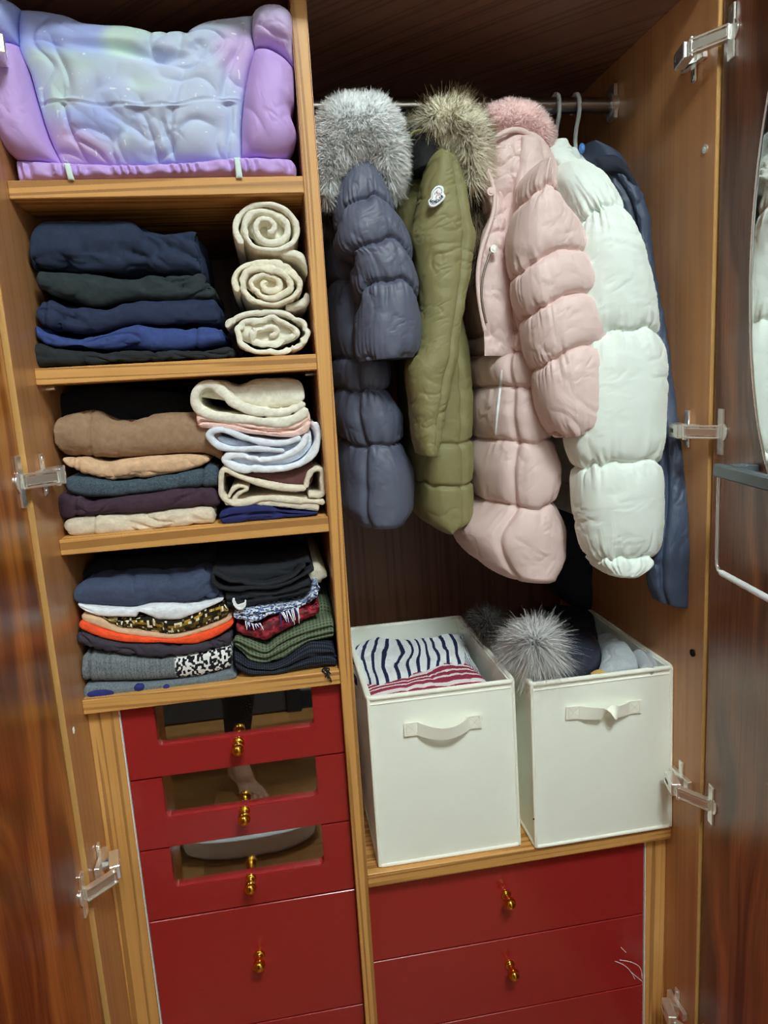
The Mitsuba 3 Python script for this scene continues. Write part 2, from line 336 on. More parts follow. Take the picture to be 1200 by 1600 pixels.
def blob(spheres, step=.006, smooth=12):
    """one smooth body through a chain of spheres (centre, radius)"""
    man = m3.Manifold()
    for (a, ra), (b, rb) in zip(spheres[:-1], spheres[1:]):
        s0 = m3.Manifold.sphere(ra, 24).translate(list(map(float, a))); s1 = m3.Manifold.sphere(rb, 24).translate(list(map(float, b)))
        man += m3.Manifold.batch_hull([s0, s1])
    g = man.refine_to_length(step).to_mesh(); t = trimesh.Trimesh(g.vert_properties[:, :3], g.tri_verts)
    trimesh.smoothing.filter_taubin(t, iterations=smooth); return t
def ell(c, r, sub=4):
    m = trimesh.creation.icosphere(subdivisions=sub); m.vertices = m.vertices*np.asarray(r)+np.asarray(c); return m
def fur(mesh, count, length, width=.0009, droop=.5, comb=(0, 0, 0), jit=.35, clump=.5, seed=0, root=(.5, .5, .5), tip=(.6, .6, .6), segs=4, keep=None):
    """strands standing on a body: (mesh, colours)"""
    r = np.random.default_rng(seed)
    pts, fi = trimesh.sample.sample_surface(mesh, count, seed=seed); nr = mesh.face_normals[fi]
    if keep is not None:
        k = keep(pts); pts, nr = pts[k], nr[k]
    n = len(pts)
    big = np.stack([meshkit.noise(pts*70, seed+k)-.5 for k in range(3)], 1)*2*clump
    d = nr+big+r.normal(0, jit, (n, 3))*.6+np.asarray(comb); d /= np.linalg.norm(d, axis=1, keepdims=True)
    ln = length*(.6+.6*r.random(n))
    tt = np.linspace(0, 1, segs+1); P = pts[:, None]-.002*nr[:, None]
    cur = np.array([0, 0, -1.])*droop+np.asarray(comb)*.6+r.normal(0, .18, (n, 3))
    C = P+(d[:, None]*tt[None, :, None]+cur[:, None]*(tt**2)[None, :, None]*.6)*ln[:, None, None]
    side = np.cross(d, r.normal(size=(n, 3))); side /= np.linalg.norm(side, axis=1, keepdims=True)+1e-9
    w = width*(1-tt**1.5)*.5+.00008
    A, B = C+side[:, None]*w[None, :, None], C-side[:, None]*w[None, :, None]
    v = np.stack([A, B], 2).reshape(n, -1, 3); k = 2*(segs+1)
    base = []
    for j in range(segs): base += [[2*j, 2*j+1, 2*j+3], [2*j, 2*j+3, 2*j+2]]
    f = (np.array(base)[None]+(np.arange(n)*k)[:, None, None]).reshape(-1, 3)
    shade = (.82+.36*r.random(n))[:, None, None]
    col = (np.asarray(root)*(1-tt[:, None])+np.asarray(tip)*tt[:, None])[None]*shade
    col = np.repeat(np.clip(col, 0, 1), 2, axis=1).reshape(-1, 3)
    nn = nr[:, None]*.8+np.zeros_like(v); nn = nn.reshape(-1, 3)+.35*r.normal(size=(n, 1, 3)).repeat(k, 1).reshape(-1, 3)
    nn /= np.linalg.norm(nn, axis=1, keepdims=True)
    return v.reshape(-1, 3), f, col, nn
scene['fur_hair'] = tw({'type': 'diffuse', 'reflectance': {'type': 'mesh_attribute', 'name': 'vertex_color'}})
def fur_part(parent, k, sets, label=None):
    vs, fs, cs, ns, o = [], [], [], [], 0
    for v, f, c, nn in sets:
        vs.append(v); fs.append(f+o); cs.append(c); ns.append(nn); o += len(v)
    path = meshkit.write_ply((np.vstack(vs), np.vstack(fs)), False, None, np.vstack(cs), normals=np.vstack(ns))
    key = name(f'{parent}__{k}')
    scene[key] = {'type': 'ply', 'filename': path, 'face_normals': False, 'bsdf': {'type': 'ref', 'id': 'fur_hair'}}
    labels[key] = {'kind': 'stuff'}
    if label: labels[key]['label'] = label

# ================================================================ the room
XL, XR, D0, TH, BACK, TOPZ = -.3763, .5508, -.0796, .022, .47, 1.785
S1, S2, S3, S4, CT, CTH = 1.5576, 1.323, 1.0888, .85, .4958, .024
SL, SR, DBL, PT = -.3309, .512, .0204, .02
rx0, rx1, ry0, ry1 = -1.7, 1.9, -1.75, .52
floor = struct('floor', box(rx0, rx1, ry0, ry1, FLOOR-.06, FLOOR-.012), 'plank_1', label='wooden floor seen mirrored in the drawer panes')
yk, row = ry0, 0
while yk < D0:
    xk = rx0-.4*((row*7) % 3)/3
    while xk < rx1:
        a, b = max(xk, rx0), min(xk+.8, rx1)
        if b-a > .02: part('floor', 'plank', box(a+.0007, b-.0007, yk+.0007, min(yk+.115, ry1)-.0007, FLOOR-.012, FLOOR-.0003*((row*5+int(xk*3)) % 3), .0008), f'plank_{(row*3+int((xk+9)*2.3))%4}', False)
        xk += .8
    yk += .115; row += 1
struct('ceiling', box(rx0, rx1, ry0, ry1, CEIL, CEIL+.05), 'ceiling_paint')
struct('wall_back', box(rx0, rx1, ry1-.03, ry1+.05, FLOOR, CEIL), 'wall_paint')
struct('wall_front', box(rx0, rx1, ry0-.05, ry0, FLOOR, CEIL), 'wall_paint')
struct('wall_left', box(rx0-.05, rx0, ry0, ry1, FLOOR, CEIL), 'wall_paint')
struct('wall_right', box(rx1, rx1+.05, ry0, ry1, FLOOR, CEIL), 'wall_paint')
struct('door_1', cat(box(-.80, -.11, ry0, ry0+.022, FLOOR+.006, 1.98, .002), *[box(a, b, ry0+.022, ry0+.030, c, d, .003) for a, b, c, d in ((-.72, -.19, .10, .85), (-.72, -.19, .98, 1.88))]), 'door_grey', label='dark grey room door mirrored in the top drawer pane')
struct('trim_1', cat(box(-.11, -.05, ry0, ry0+.034, FLOOR, 2.04, .002), box(-.86, -.80, ry0, ry0+.034, FLOOR, 2.04, .002), box(-.86, -.05, ry0, ry0+.034, 1.98, 2.04, .002)), 'frame_grey')
struct('baseboard_front', cat(box(rx0, -.86, ry0, ry0+.012, FLOOR, FLOOR+.08, .002), box(-.05, rx1, ry0, ry0+.012, FLOOR, FLOOR+.08, .002)), 'frame_grey')
lp = thing('ceiling_lamp', 'round white flush ceiling lamp above the wardrobe opening', 'lamp')
part(lp, 'housing', trimesh.creation.annulus(LAMP_R, LAMP_R+.015, .045).apply_translation((LAMP[0], LAMP[1], CEIL-.0225)), 'white_plastic', 30)
disc = trimesh.creation.cylinder(LAMP_R, .012, sections=48); disc.apply_translation((LAMP[0], LAMP[1], CEIL-.034))
key = part(lp, 'diffuser', disc, 'ceiling_paint', 30)
scene[key]['emitter'] = {'type': 'area', 'radiance': rgb(LAMP_POWER)}

# ================================================================ the wardrobe
W = thing('wardrobe', 'built-in wardrobe of brown wood with open doors, oak shelves and red drawers', 'wardrobe')
part(W, 'side_panel', box(XL-.02, XL, D0, BACK, FLOOR, TOPZ, .0005), 'laminate', False)
part(W, 'side_panel', box(XR, XR+.02, D0, BACK, FLOOR, TOPZ, .0005), 'laminate', False)
part(W, 'edge_band', box(XL-.02, XL-.0003, D0-.0008, D0, FLOOR, TOPZ), 'banding', False, 'pale front edge strip')
part(W, 'edge_band', box(XR+.0003, XR+.02, D0-.0008, D0, FLOOR, TOPZ), 'banding', False, 'pale front edge strip')
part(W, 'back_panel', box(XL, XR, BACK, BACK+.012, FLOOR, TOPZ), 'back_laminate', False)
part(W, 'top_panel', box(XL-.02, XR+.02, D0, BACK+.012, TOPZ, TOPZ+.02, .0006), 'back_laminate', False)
part(W, 'partition', box(0, PT, 0, BACK, FLOOR, TOPZ, .0008), 'oak_z', False, 'oak partition between shelves and hanging space')
part(W, 'partition_face', box(PT, PT+.0008, .003, BACK, CT, TOPZ), 'laminate', False); part(W, 'partition_face', box(-.0008, 0, .003, BACK, S4, TOPZ), 'laminate', False)
for s in (S1, S2, S3, S4):
    part(W, 'shelf', box(XL, -.0008, 0, BACK, s-TH, s, .001), 'oak_x', False, 'oak shelf')
part(W, 'counter', box(PT, XR, 0, BACK, CT-CTH, CT, .001), 'oak_x', False, 'oak top over the right-hand drawers')
part(W, 'stile', box(XL, SL-.0015, DBL-.004, DBL+.02, FLOOR, S4-TH, .0008), 'oak_z', False); part(W, 'stile', box(SR+.0015, XR, DBL-.004, DBL+.02, FLOOR, CT-CTH, .0008), 'oak_z', False)
for x, px in ((SL-.0015, 0), (SR, 0)):
    part(W, 'trim_strip', box(x, x+.0015, DBL-.003, DBL+.018, FLOOR, (S4-TH) if x < 0 else CT-CTH), 'white_plastic', False, 'thin pale strip beside the drawers')
# drawers
def knob(parent, px):
    c = aty([px], -.012)[0]
    prof = np.array([(0, 0), (.0085, 0), (.0088, .002), (.0075, .004), (.0048, .006), (.0042, .011), (.0052, .0135), (.0082, .0165), (.0098, .021), (.0092, .0265), (.0064, .0305), (.0025, .0325), (0, .033)])
    q = CubicSpline(np.arange(len(prof)), prof)(np.linspace(0, len(prof)-1, 40)); q[:, 0] = np.maximum(q[:, 0], 0); q[0, 0] = q[-1, 0] = 0
    k = trimesh.creation.revolve(q, sections=28)
    k.apply_transform(trimesh.transformations.rotation_matrix(math.pi/2, (1, 0, 0))); k.apply_translation((c[0], DBL, c[2]))
    part(parent, 'knob', k, 'gold', 40, 'gold ball knob')
def front_solid(x0, x1, z0, z1):
    return box(x0+.0006, x1-.0006, DBL, DBL+.018, z0+.0011, z1-.0011, .001)
def front_window(x0, x1, z0, z1, a0, a1, zb):
    from shapely.geometry import Polygon, box as sbox
    hole = sbox(a0+.008, zb+.008, a1-.008, z1+.2).buffer(.008, quad_segs=5)
    poly = sbox(x0+.0006, z0+.0011, x1-.0006, z1-.0011).difference(hole)
    out = []
    for dz, y, th in ((.0012, DBL, .0012), (0, DBL+.0012, .0168)):
        g = poly.buffer(-dz) if dz else poly
        m = trimesh.creation.extrude_polygon(g, th, engine='earcut')
        m.vertices = np.c_[m.vertices[:, 0], y+th-m.vertices[:, 2], m.vertices[:, 1]]; m.invert()
        out.append(orient(m.vertices, m.faces))
    return cat(*out)
dz = [S4-TH, .7024, .5824, .4585, .2374, .02]
wins = [((245, 1150), (489, 1110), (366, 1151)), ((257, 1255), (495, 1215), (376, 1261)), ((270, 1365), (505, 1325), (387, 1369))]
kn = [(371, 1176), (381, 1286), (391, 1394), (405, 1516)]
for i in range(5):
    d = name(f'{W}__drawer')
    z1, z0 = dz[i], dz[i+1]
    if i < 3:
        a0, a1, zb = aty([wins[i][0]], DBL)[0, 0], aty([wins[i][1]], DBL)[0, 0], aty([wins[i][2]], DBL)[0, 2]
        scene[d] = mikit.ply(front_window(SL, 0, z0, z1, a0, a1, zb), 'red_lacquer', smooth=30)
        part(d, 'pane', box(a0-.01, a1+.01, DBL+.008, DBL+.010, zb-.006, z1-.002), 'pane_glass', False, 'dark glass pane mirroring the floor')
        part(d, 'tray', cat(box(SL+.02, -.02, DBL+.02, .42, z0+.008, z0+.016), box(SL+.02, SL+.032, DBL+.02, .42, z0+.016, z1-.03), box(-.032, -.02, DBL+.02, .42, z0+.016, z1-.03), box(SL+.02, -.02, .41, .42, z0+.016, z1-.03)), 'tray_dark', False)
    else:
        scene[d] = mikit.ply(front_solid(SL, 0, z0, z1), 'red_lacquer', smooth=False)
    labels[d] = {'label': 'red lacquered drawer with a glass window' if i < 3 else 'plain red lacquered drawer front'}
    if i < 4: knob(d, kn[i])
rz = [CT-CTH, .3145, .1677, .02]
for i, k in enumerate(((800, 1418), (806, 1530), None)):
    d = name(f'{W}__drawer'); scene[d] = mikit.ply(front_solid(PT, SR, rz[i+1], rz[i]), 'red_lacquer', smooth=False)
    labels[d] = {'label': 'wide red lacquered drawer front'}
    if k: knob(d, k)
    if i == 1:
        m_ = []
        for q in (((961, 1502), (975, 1508), (988, 1522), (992, 1530)), ((968, 1500), (985, 1503), (1000, 1512), (1003, 1528)), ((985, 1518), (1003, 1533)), ((970, 1480), (978, 1488))):
            m_.append(sweep(aty(smooth_path(q, 14), DBL-.0002), .0006, 6))
        part(d, 'scratch', cat(*m_), 'white_plastic', True, 'pale scratches')
part(W, 'plinth', box(XL, XR, DBL+.03, DBL+.045, FLOOR, .02), 'oak_x', False)
# rod with its end plates
ROD = np.array([0, .207, 1.718])
part(W, 'hanging_rod', cyl((PT, ROD[1], ROD[2]), (XR, ROD[1], ROD[2]), .0125, 28), 'dark_chrome', 30)
for x in (PT+.0008, XR-.008):
    part(W, 'rod_bracket', cat(box(x, x+.007, ROD[1]-.014, ROD[1]+.014, ROD[2]-.024, ROD[2]+.03, .001), cyl((x-.004, ROD[1], ROD[2]), (x+.011, ROD[1], ROD[2]), .0175, 24)), 'chrome', 30)
def pin(px, x, sgn):
    c = atx([px], x)[0]
    part(W, 'shelf_pin', cat(cyl((x, c[1], c[2]), (x+sgn*.012, c[1], c[2]), .0035, 12), obox((x+sgn*.006, c[1], c[2]+.006), (.006, 0, 0), (0, .006, 0), (0, 0, .0012))), 'chrome', 30)
pin((72, 607), XL, 1); pin((489, 584), -.0008, -1)
for px in ((1103, 233), (1083, 1020)):
    c = atx([px], XR)[0]
    part(W, 'screw', cat(cyl((XR+.001, c[1], c[2]), (XR-.0022, c[1], c[2]), .0058, 20), obox((XR-.0026, c[1], c[2]), (.0006, 0, 0), (0, .003, 0), (0, 0, .0008)), obox((XR-.0026, c[1], c[2]), (.0006, 0, 0), (0, .0008, 0), (0, 0, .003))), 'chrome' if px[1] < 500 else 'screw_dark', 30)
c = atx([(115, 1141)], XL)[0]; part(W, 'screw_cap', ell((XL, c[1], c[2]), (.0012, .004, .005), 2), 'canvas', True, 'small pale cap')
# doors and hinges
RA = math.radians(8.4)
def door_frame(side):
    """(hinge point, outward run along the door, normal towards the wardrobe's inside)"""
    if side > 0: return np.array([XR+.004, D0-.004, 0]), np.array([-math.sin(RA), -math.cos(RA), 0]), np.array([-math.cos(RA), math.sin(RA), 0])
    return np.array([XL-.0055, D0-.004, 0]), np.array([0, -1., 0]), np.array([1., 0, 0])
doors = {}
for side, mat in ((-1, 'door_wood_warm'), (1, 'door_wood_dark')):
    h, run, nm = door_frame(side)
    d = name(f'{W}__door'); doors[side] = d
    scene[d] = mikit.ply(obox(h+run*.235-nm*.0105+np.array([0, 0, .87]), run*.233, nm*.0105, (0, 0, .9), .001), mat, smooth=False)
    labels[d] = {'label': 'open glossy wood door' + (' on the left' if side < 0 else ' with oval mirror, on the right')}
def hinge(side, zc, ya=-.02):
    h, run, nm = door_frame(side); ix = -side; xp = XR if side > 0 else XL; ez = np.array([0, 0, 1.]); O = np.array([0, 0, zc])
    ms = []
    # plate on the door, cup rim, two screws
    pc = h+run*(.028 if side > 0 else .016)+O
    ms.append(obox(pc+nm*.0016, run*.0075, ez*.032, nm*.0016, .0012)); ms.append(cyl(pc+nm*.0004+run*.004, pc+nm*.0022+run*.004, .0125, 28))
    for s_ in (-1, 1): ms.append(cyl(pc+ez*s_*.025+nm*.002, pc+ez*s_*.025+nm*.0034, .0034, 14))
    # link bars from the cup to the elbow
    e = np.array([xp+ix*.031, ya-.050, zc]); a = pc+nm*.006
    ax = (e-a)/np.linalg.norm(e-a); sd = np.cross(ax, ez)
    ms.append(obox((a+e)/2, ax*np.linalg.norm(e-a)/2, ez*.0052, sd*.0030))
    for s_ in (-1, 1): ms.append(obox((a+e)/2+ez*s_*.0082+sd*.001, ax*(np.linalg.norm(e-a)/2+.002), ez*.0011, sd*.0052))
    ms.append(cyl(e-ez*.0115, e+ez*.0115, .0036, 14)); ms.append(cyl(a-ez*.009, a+ez*.009, .0028, 12))
    # slotted arm from the elbow back over the mounting plate
    q = np.array([xp+ix*.021, ya-.004, zc]); g_ = np.array([xp+ix*.031, ya-.044, zc]); ax = (q-g_)/np.linalg.norm(q-g_); sd = np.cross(ax, ez)*np.sign(np.cross(ax, ez)[0]*ix)
    ln = np.linalg.norm(q-g_)/2
    arm = obox((q+g_)/2, ax*ln, ez*.0105, sd*.0075, .0012)
    slot = m3.Manifold.batch_hull([m3.Manifold.cylinder(.03, .0032, .0032, 18, True).translate([s_*.005, 0, 0]) for s_ in (-1, 1)])
    M = np.eye(4)[:3]; M[:, 0], M[:, 1], M[:, 2], M[:, 3] = ax, ez, np.cross(ax, ez), (q+g_)/2+ax*.006+sd*.008
    slot = slot.transform(M)
    am = m3.Manifold(m3.Mesh(np.asarray(arm.vertices, np.float32), np.asarray(arm.faces, np.uint32)))
    hollow = obox((q+g_)/2-sd*.004, ax*(ln-.0015), ez*.0088, sd*.006, .0003); hm = m3.Manifold(m3.Mesh(np.asarray(hollow.vertices, np.float32), np.asarray(hollow.faces, np.uint32)))
    try:
        g2 = (am-slot-hm).to_mesh(); ms.append(trimesh.Trimesh(g2.vert_properties[:, :3], g2.tri_verts))
        if len(g2.tri_verts) == 0: ms[-1] = arm
    except Exception: ms.append(arm)
    ms.append(obox((q+np.array([xp+ix*.006, ya-.03, zc]))/2, (np.array([xp+ix*.006, ya-.03, zc])-q)/2, ez*.0075, (.0016, 0, 0)))
    # mounting plate with its wings on the side panel
    ms.append(obox((xp+ix*.005, ya-.014, zc), (.004, 0, 0), (0, .026, 0), ez*.008)); 
    for s_ in (-1, 1):
        ms.append(obox((xp+ix*.0022, ya-.010, zc+s_*.017), (.0016, 0, 0), (0, .0055, 0), ez*.011, .001)); ms.append(cyl((xp+ix*.003, ya-.010, zc+s_*.022), (xp+ix*.0048, ya-.010, zc+s_*.022), .0034, 14))
    part(doors[side], 'hinge', cat(*ms), 'chrome', 30, 'nickel-plated cup hinge')
    part(doors[side], 'hinge_slot', obox((q+g_)/2+ax*.006+sd*.0005, ax*.008, ez*.004, sd*.0006), 'screw_dark', False)
for z_ in (1.690, 1.182, .607): hinge(1, z_)
hinge(1, .17); 
for z_ in (1.690, 1.184, .612): hinge(-1, z_)
# oval mirror on the right door
h, run, nm = door_frame(1)
th = np.linspace(0, 2*math.pi, 96, endpoint=False)
def on_door(u, z, o): return h+run*u+nm*o+np.array([0, 0, z])
def ovl(a, b_, o): return np.array([on_door(.098+.125+a*math.cos(t), 1.395+b_*math.sin(t), o) for t in th])
part(doors[1], 'mirror', rings(np.array([ovl(.125, .300, .0005), ovl(.125, .300, .003), ovl(.117, .292, .0045)])), 'mirror_silver', 20, 'bevelled oval mirror')
part(doors[1], 'mirror_frame', sweep(ovl(.1265, .3015, .002), .0022, 8, True), 'chrome', True)
# pull-out trouser rack on the right door
tr = thing('trouser_rack', 'grey bar with a chrome wire loop fixed to the right door', 'rack')
zr = 1.137
u0 = .083
part(tr, 'bar', obox(on_door(u0+.16, zr, .032), run*.16, nm*.006, (0, 0, .0085), .002), 'dark_plastic', False)
part(tr, 'bracket', cat(obox(on_door(u0+.035, zr+.006, .014), run*.012, nm*.014, (0, 0, .004)), obox(on_door(u0+.27, zr+.006, .014), run*.012, nm*.014, (0, 0, .004))), 'dark_plastic', False)
lp_ = [on_door(u0+.006, zr-.006, .032), on_door(u0+.006, zr-.08, .032), on_door(u0+.006, zr-.118, .032), on_door(u0+.0065, zr-.129, .032), on_door(u0+.012, zr-.136, .032), on_door(u0+.03, zr-.137, .032), on_door(u0+.16, zr-.137, .032), on_door(u0+.30, zr-.137, .032), on_door(u0+.312, zr-.13, .032), on_door(u0+.314, zr-.1, .032), on_door(u0+.314, zr-.006, .032)]
part(tr, 'wire_loop', sweep(lp_, .0026, 12), 'chrome', True, 'chrome wire loop')
part(tr, 'sleeve_tube', cyl(on_door(u0+.02, zr-.137, .032), on_door(u0+.29, zr-.137, .032), .0042, 14), 'white_plastic', 30, 'white tube on the lower wire')
# ================================================================ clothes: patterns
def uvtex(fn): return mikit.proc(fn)
def gal(p, n, uv):
    a = fbm(p.x*9, p.z*9, p.y*3+2, 3); b = fbm(p.x*7+9, p.z*8, p.y*3+7, 3); c = fbm(p.x*6+3, p.z*7+4, p.y*2, 2)
    k = mix(S(190, 200, 226), S(194, 216, 210), smoothstep(.42, .6, a)); k = mix(k, S(164, 176, 230), smoothstep(.48, .64, b)); k = mix(k, S(200, 176, 220), smoothstep(.48, .66, c))
    return mix(k, S(245, 245, 250), smoothstep(.88, .93, noise(p.x*230, p.z*230, p.y*90))*.6)
cloth('galaxy', uvtex(gal), .75, .25, .3)
def gold_pat(p, n, uv):
    s = p.x*1.0; r = dr.floor(uv.y*260); c = noise(s*180, r*1.7, 3.); band = noise(r*.73, 2., 5.)
    k = mix(S(30, 24, 16), S(176, 138, 40), smoothstep(.38, .58, c)*smoothstep(.25, .6, band)); return mix(k, S(226, 216, 190), smoothstep(.66, .76, noise(s*240, r*2.3, 9.)))
cloth('gold_pattern', uvtex(gold_pat))
def marl(p, n, uv):
    g = noise(uv.x*330, uv.y*330, 1.); side = smoothstep(-.245, -.241, uv.x)
    heather = mix(S(92, 98, 104), S(126, 132, 138), noise(uv.x*900, uv.y*700, 3.))
    rib = .82+.18*smoothstep(.3, .6, noise(uv.x*700, 3., 1.))
    speck = mix(S(22, 22, 28), S(226, 226, 226), smoothstep(.45, .56, g))
    return mix(heather*rib, speck, side)
cloth('marl_knit', uvtex(marl))
def heath(a, b, k=800.):
    return uvtex(lambda p, n, uv: mix(a, b, noise(p.x*k, p.z*k, p.y*k)))
cloth('heather_grey', heath(S(84, 94, 104), S(124, 134, 142)))
cloth('heather_navy', heath(S(44, 58, 70), S(84, 98, 110)))
cloth('sweat_grey', heath(S(160, 166, 172), S(186, 192, 198)))
def tweed(p, n, uv): return mix(mix(S(210, 218, 232), S(90, 110, 160), smoothstep(.5, .58, noise(p.x*420, p.z*420, p.y*420))), S(30, 34, 60), smoothstep(.62, .68, noise(p.x*380, p.z*380+9, p.y*380)))
cloth('tweed', uvtex(tweed))
def crushed(p, n, uv): return mix(S(92, 14, 30), S(176, 50, 66), smoothstep(.35, .7, fbm(p.x*160, p.z*220, p.y*160, 2)))
cloth('crushed_red', uvtex(crushed), .6, .4, .6)
def hound(p, n, uv):
    a = uv.x*190; b = uv.y*190; ca = smoothstep(.35, .5, dr.abs(a-dr.floor(a)-.5)*2); cb = smoothstep(.35, .5, dr.abs(b-dr.floor(b)-.5)*2)
    return mix(S(30, 38, 32), S(120, 134, 106), .15+.42*ca+.42*cb-.25*ca*cb)
cloth('houndstooth', uvtex(hound))
def knit_navy(p, n, uv):
    a = uv.x*300; b = uv.y*210; w = dr.abs(a-dr.floor(a)-.5)*2*(dr.abs(b-dr.floor(b)-.5)*2); return mix(S(20, 24, 34), S(52, 58, 72), smoothstep(0., .6, w))
cloth('navy_knit', uvtex(knit_navy))
def stripes(a, b, f, duty):
    def fn(p, n, uv):
        v = uv.x*f+(noise(uv.x*4, uv.y*4, 2.)-.5)*1.2; q = v-dr.floor(v); return mix(a, b, smoothstep(duty-.04, duty+.04, q)*(1-smoothstep(.96, 1., q)))
    return uvtex(fn)
cloth('navy_stripe', stripes(S(226, 230, 234), S(34, 40, 74), 11.5, .66))
cloth('red_stripe', stripes(S(150, 50, 74), S(228, 220, 222), 7., .62))
for k, c in dict(navy_twill=(41, 51, 74), slate_green=(43, 52, 56), navy_cotton=(40, 49, 76), denim=(56, 72, 128), black_cotton=(38, 42, 46), brown_twill=(150, 122, 98), tan_twill=(208, 172, 140), plum=(66, 48, 62), beige=(212, 198, 178), off_white=(226, 222, 208),
                 cream_roll=(226, 219, 200), pink_cotton=(240, 206, 196), pale_blue=(208, 214, 226), white_cotton=(226, 230, 238), maroon=(96, 62, 60), royal_blue=(38, 43, 94), slate_navy=(66, 75, 100), orange=(240, 84, 44), cable_purple=(62, 56, 68), black_knit=(34, 36, 42), spot_blue=(44, 50, 116), straw=(206, 170, 96), sand=(214, 204, 186), near_black=(26, 28, 34), white_tag=(236, 238, 240)).items():
    cloth(k, S(*c)); COL[k] = S(*c)
for k, c, r in (('lilac_shell', (190, 158, 222), .65), ('lilac_loop', (204, 222, 220), .6), ('navy_shell', (86, 90, 110), .52), ('olive_shell', (128, 122, 82), .6), ('pink_shell', (216, 190, 187), .55), ('white_shell', (222, 230, 224), .75), ('navy_jacket_shell', (58, 68, 90), .5), ('dark_coat', (30, 36, 52), .8), ('beanie_navy', (44, 48, 62), .45), ('hood_black', (26, 26, 28), .9)):
    cloth(k, S(*c), r, .5, .2)

# ---- top shelf: folded lilac jacket
def zs(f, pts): return f(pts)
J = thing('padded_jacket', 'folded lilac and pastel puffer jacket filling the top shelf', 'jacket')
YJ = .03
seamL = Z1([(80, 40), (72, 110), (75, 180), (120, 290), (150, 400), (185, 510), (238, 625)])
seamR = Z1([(948, 60), (945, 130), (955, 190), (930, 290), (912, 400), (905, 500), (905, 600)])
topc = Z1([(80, 38), (150, 42), (240, 60), (330, 95), (400, 105), (480, 110), (600, 132), (690, 128), (780, 90), (860, 72), (948, 58)])
botc = Z1([(238, 628), (400, 630), (550, 632), (700, 622), (800, 615), (905, 602)])
quilt_j0 = lambda s, t: -.010*np.exp(-((t-.62-.02*np.sin(7*s))/.018)**2)-.012*np.exp(-(((s-.62-.15*(t-.8))/.03)**2+((t-.8)/.15)**2))-.014*np.exp(-(((t-.22-.5*(s-.3)*(s<.45))/.06)**2))*np.exp(-((s-.42)/.22)**2)-.016*np.exp(-((t-.25)/.07)**2)*np.exp(-((s-.62)/.2)**2)
def quilt_j(s, t):
    s, t = np.broadcast_arrays(s, t)
    q = np.dstack([s*7+2*meshkit.noise(np.dstack([s*5, t*5, s*0]), 3), t*4+1.5*meshkit.noise(np.dstack([s*4+9, t*4, s*0]), 5), s*0+2])
    rad = np.dstack([(s-.5)*9+3*(t-.5)*(s-.5), t*2.2, s*0+7])
    return -.0045*np.exp(-((t-.62-.006*np.sin(7*s))/.010)**2)*(.35+.65*meshkit.noise(np.dstack([s*9, t*0, t*0]), 2))-.007*crease(q, 4, 4)-.008*crease(rad, 6, 5)*(np.abs(t-.62) > .02)-.018*np.exp(-((t-.22-.35*(s-.4)**2)/.05)**2)*np.exp(-((s-.5)/.28)**2)-.010*np.exp(-((s-.62-.12*(t-.8))/.018)**2)*np.exp(-((t-.82)/.12)**2)
part(J, 'front_panel', pillow(topc, botc, seamL, seamR, lambda p: aty(p, YJ), (0, -1, 0), .045, .16, 150, 110, 3.2, 2.2, .004, (16, 16, 16), 3, quilt_j), 'galaxy', True, 'pastel galaxy print panel')
part(J, 'side_panel', pillow(Z1([(0, 168), (35, 172), (72, 172)]), Z1([(70, 600), (150, 620), (238, 625)]), Z1([(-22, 180), (-18, 330), (-10, 470), (8, 540), (70, 605)]), seamL[2:], lambda p: aty(p, YJ), (0, -1, 0), .052, .12, 60, 80, 2.6, 2.2, .005, (20, 20, 12), 4), 'lilac_shell', True, 'lilac side panel')
part(J, 'side_panel', pillow(Z1([(958, 186), (1000, 195), (1040, 215), (1100, 262)]), Z1([(905, 605), (960, 606), (1020, 610), (1050, 606)]), seamR[2:], Z1([(1100, 262), (1104, 400), (1090, 440), (1112, 520), (1085, 580), (1050, 608)]), lambda p: aty(p, YJ), (0, -1, 0), .05, .12, 60, 80, 2.6, 2.2, .006, (22, 22, 12), 5), 'lilac_shell', True, 'lilac side panel')
part(J, 'shoulder', pillow(Z1([(-20, 30), (20, 26), (80, 36)]), Z1([(-25, 185), (30, 175), (76, 172)]), Z1([(-24, 30), (-28, 100), (-25, 185)]), seamL[:3], lambda p: aty(p, YJ), (0, -1, 0), .045, .12, 50, 50, 2.6, 2.2, .005, (20, 20, 16), 6), 'galaxy', True)
part(J, 'shoulder', pillow(Z1([(948, 60), (1000, 45), (1045, 40), (1085, 62)]), Z1([(956, 188), (1010, 195), (1104, 268)]), seamR[:3], Z1([(1085, 62), (1088, 105), (1104, 112), (1106, 200), (1104, 268)]), lambda p: aty(p, YJ), (0, -1, 0), .045, .12, 50, 50, 2.6, 2.2, .006, (22, 22, 16), 7), 'galaxy', True)
gath = lambda s, t: .0035*np.sin(s*150+3*np.sin(s*31))*np.sin(np.pi*t)
part(J, 'waistband', pillow(Z1([(62, 605), (240, 622), (500, 634), (700, 626), (900, 604), (1090, 600)]), Z1([(75, 690), (300, 690), (560, 684), (800, 676), (1110, 668)]), Z1([(62, 605), (75, 690)]), Z1([(1090, 600), (1112, 640), (1110, 668)]), lambda p: aty(p, YJ), (0, -1, 0), .03, .12, 260, 24, 3.5, 2.2, .002, (30, 30, 30), 8, gath), 'lilac_shell', True, 'gathered lilac waistband')
for a in ((238, 612, 276, 676), (876, 590, 906, 668)):
    part(J, 'loop', pillow(Z1([(a[0], a[1]), (a[0]+24, a[1])]), Z1([(a[2]-20, a[3]), (a[2]+4, a[3])]), Z1([(a[0], a[1]), (a[2]-20, a[3])]), Z1([(a[0]+24, a[1]), (a[2]+4, a[3])]), lambda p: aty(p, YJ-.034), (0, -1, 0), .0025, .002, 12, 24, 4, 2, .0003), 'lilac_loop', True, 'pale webbing loop')
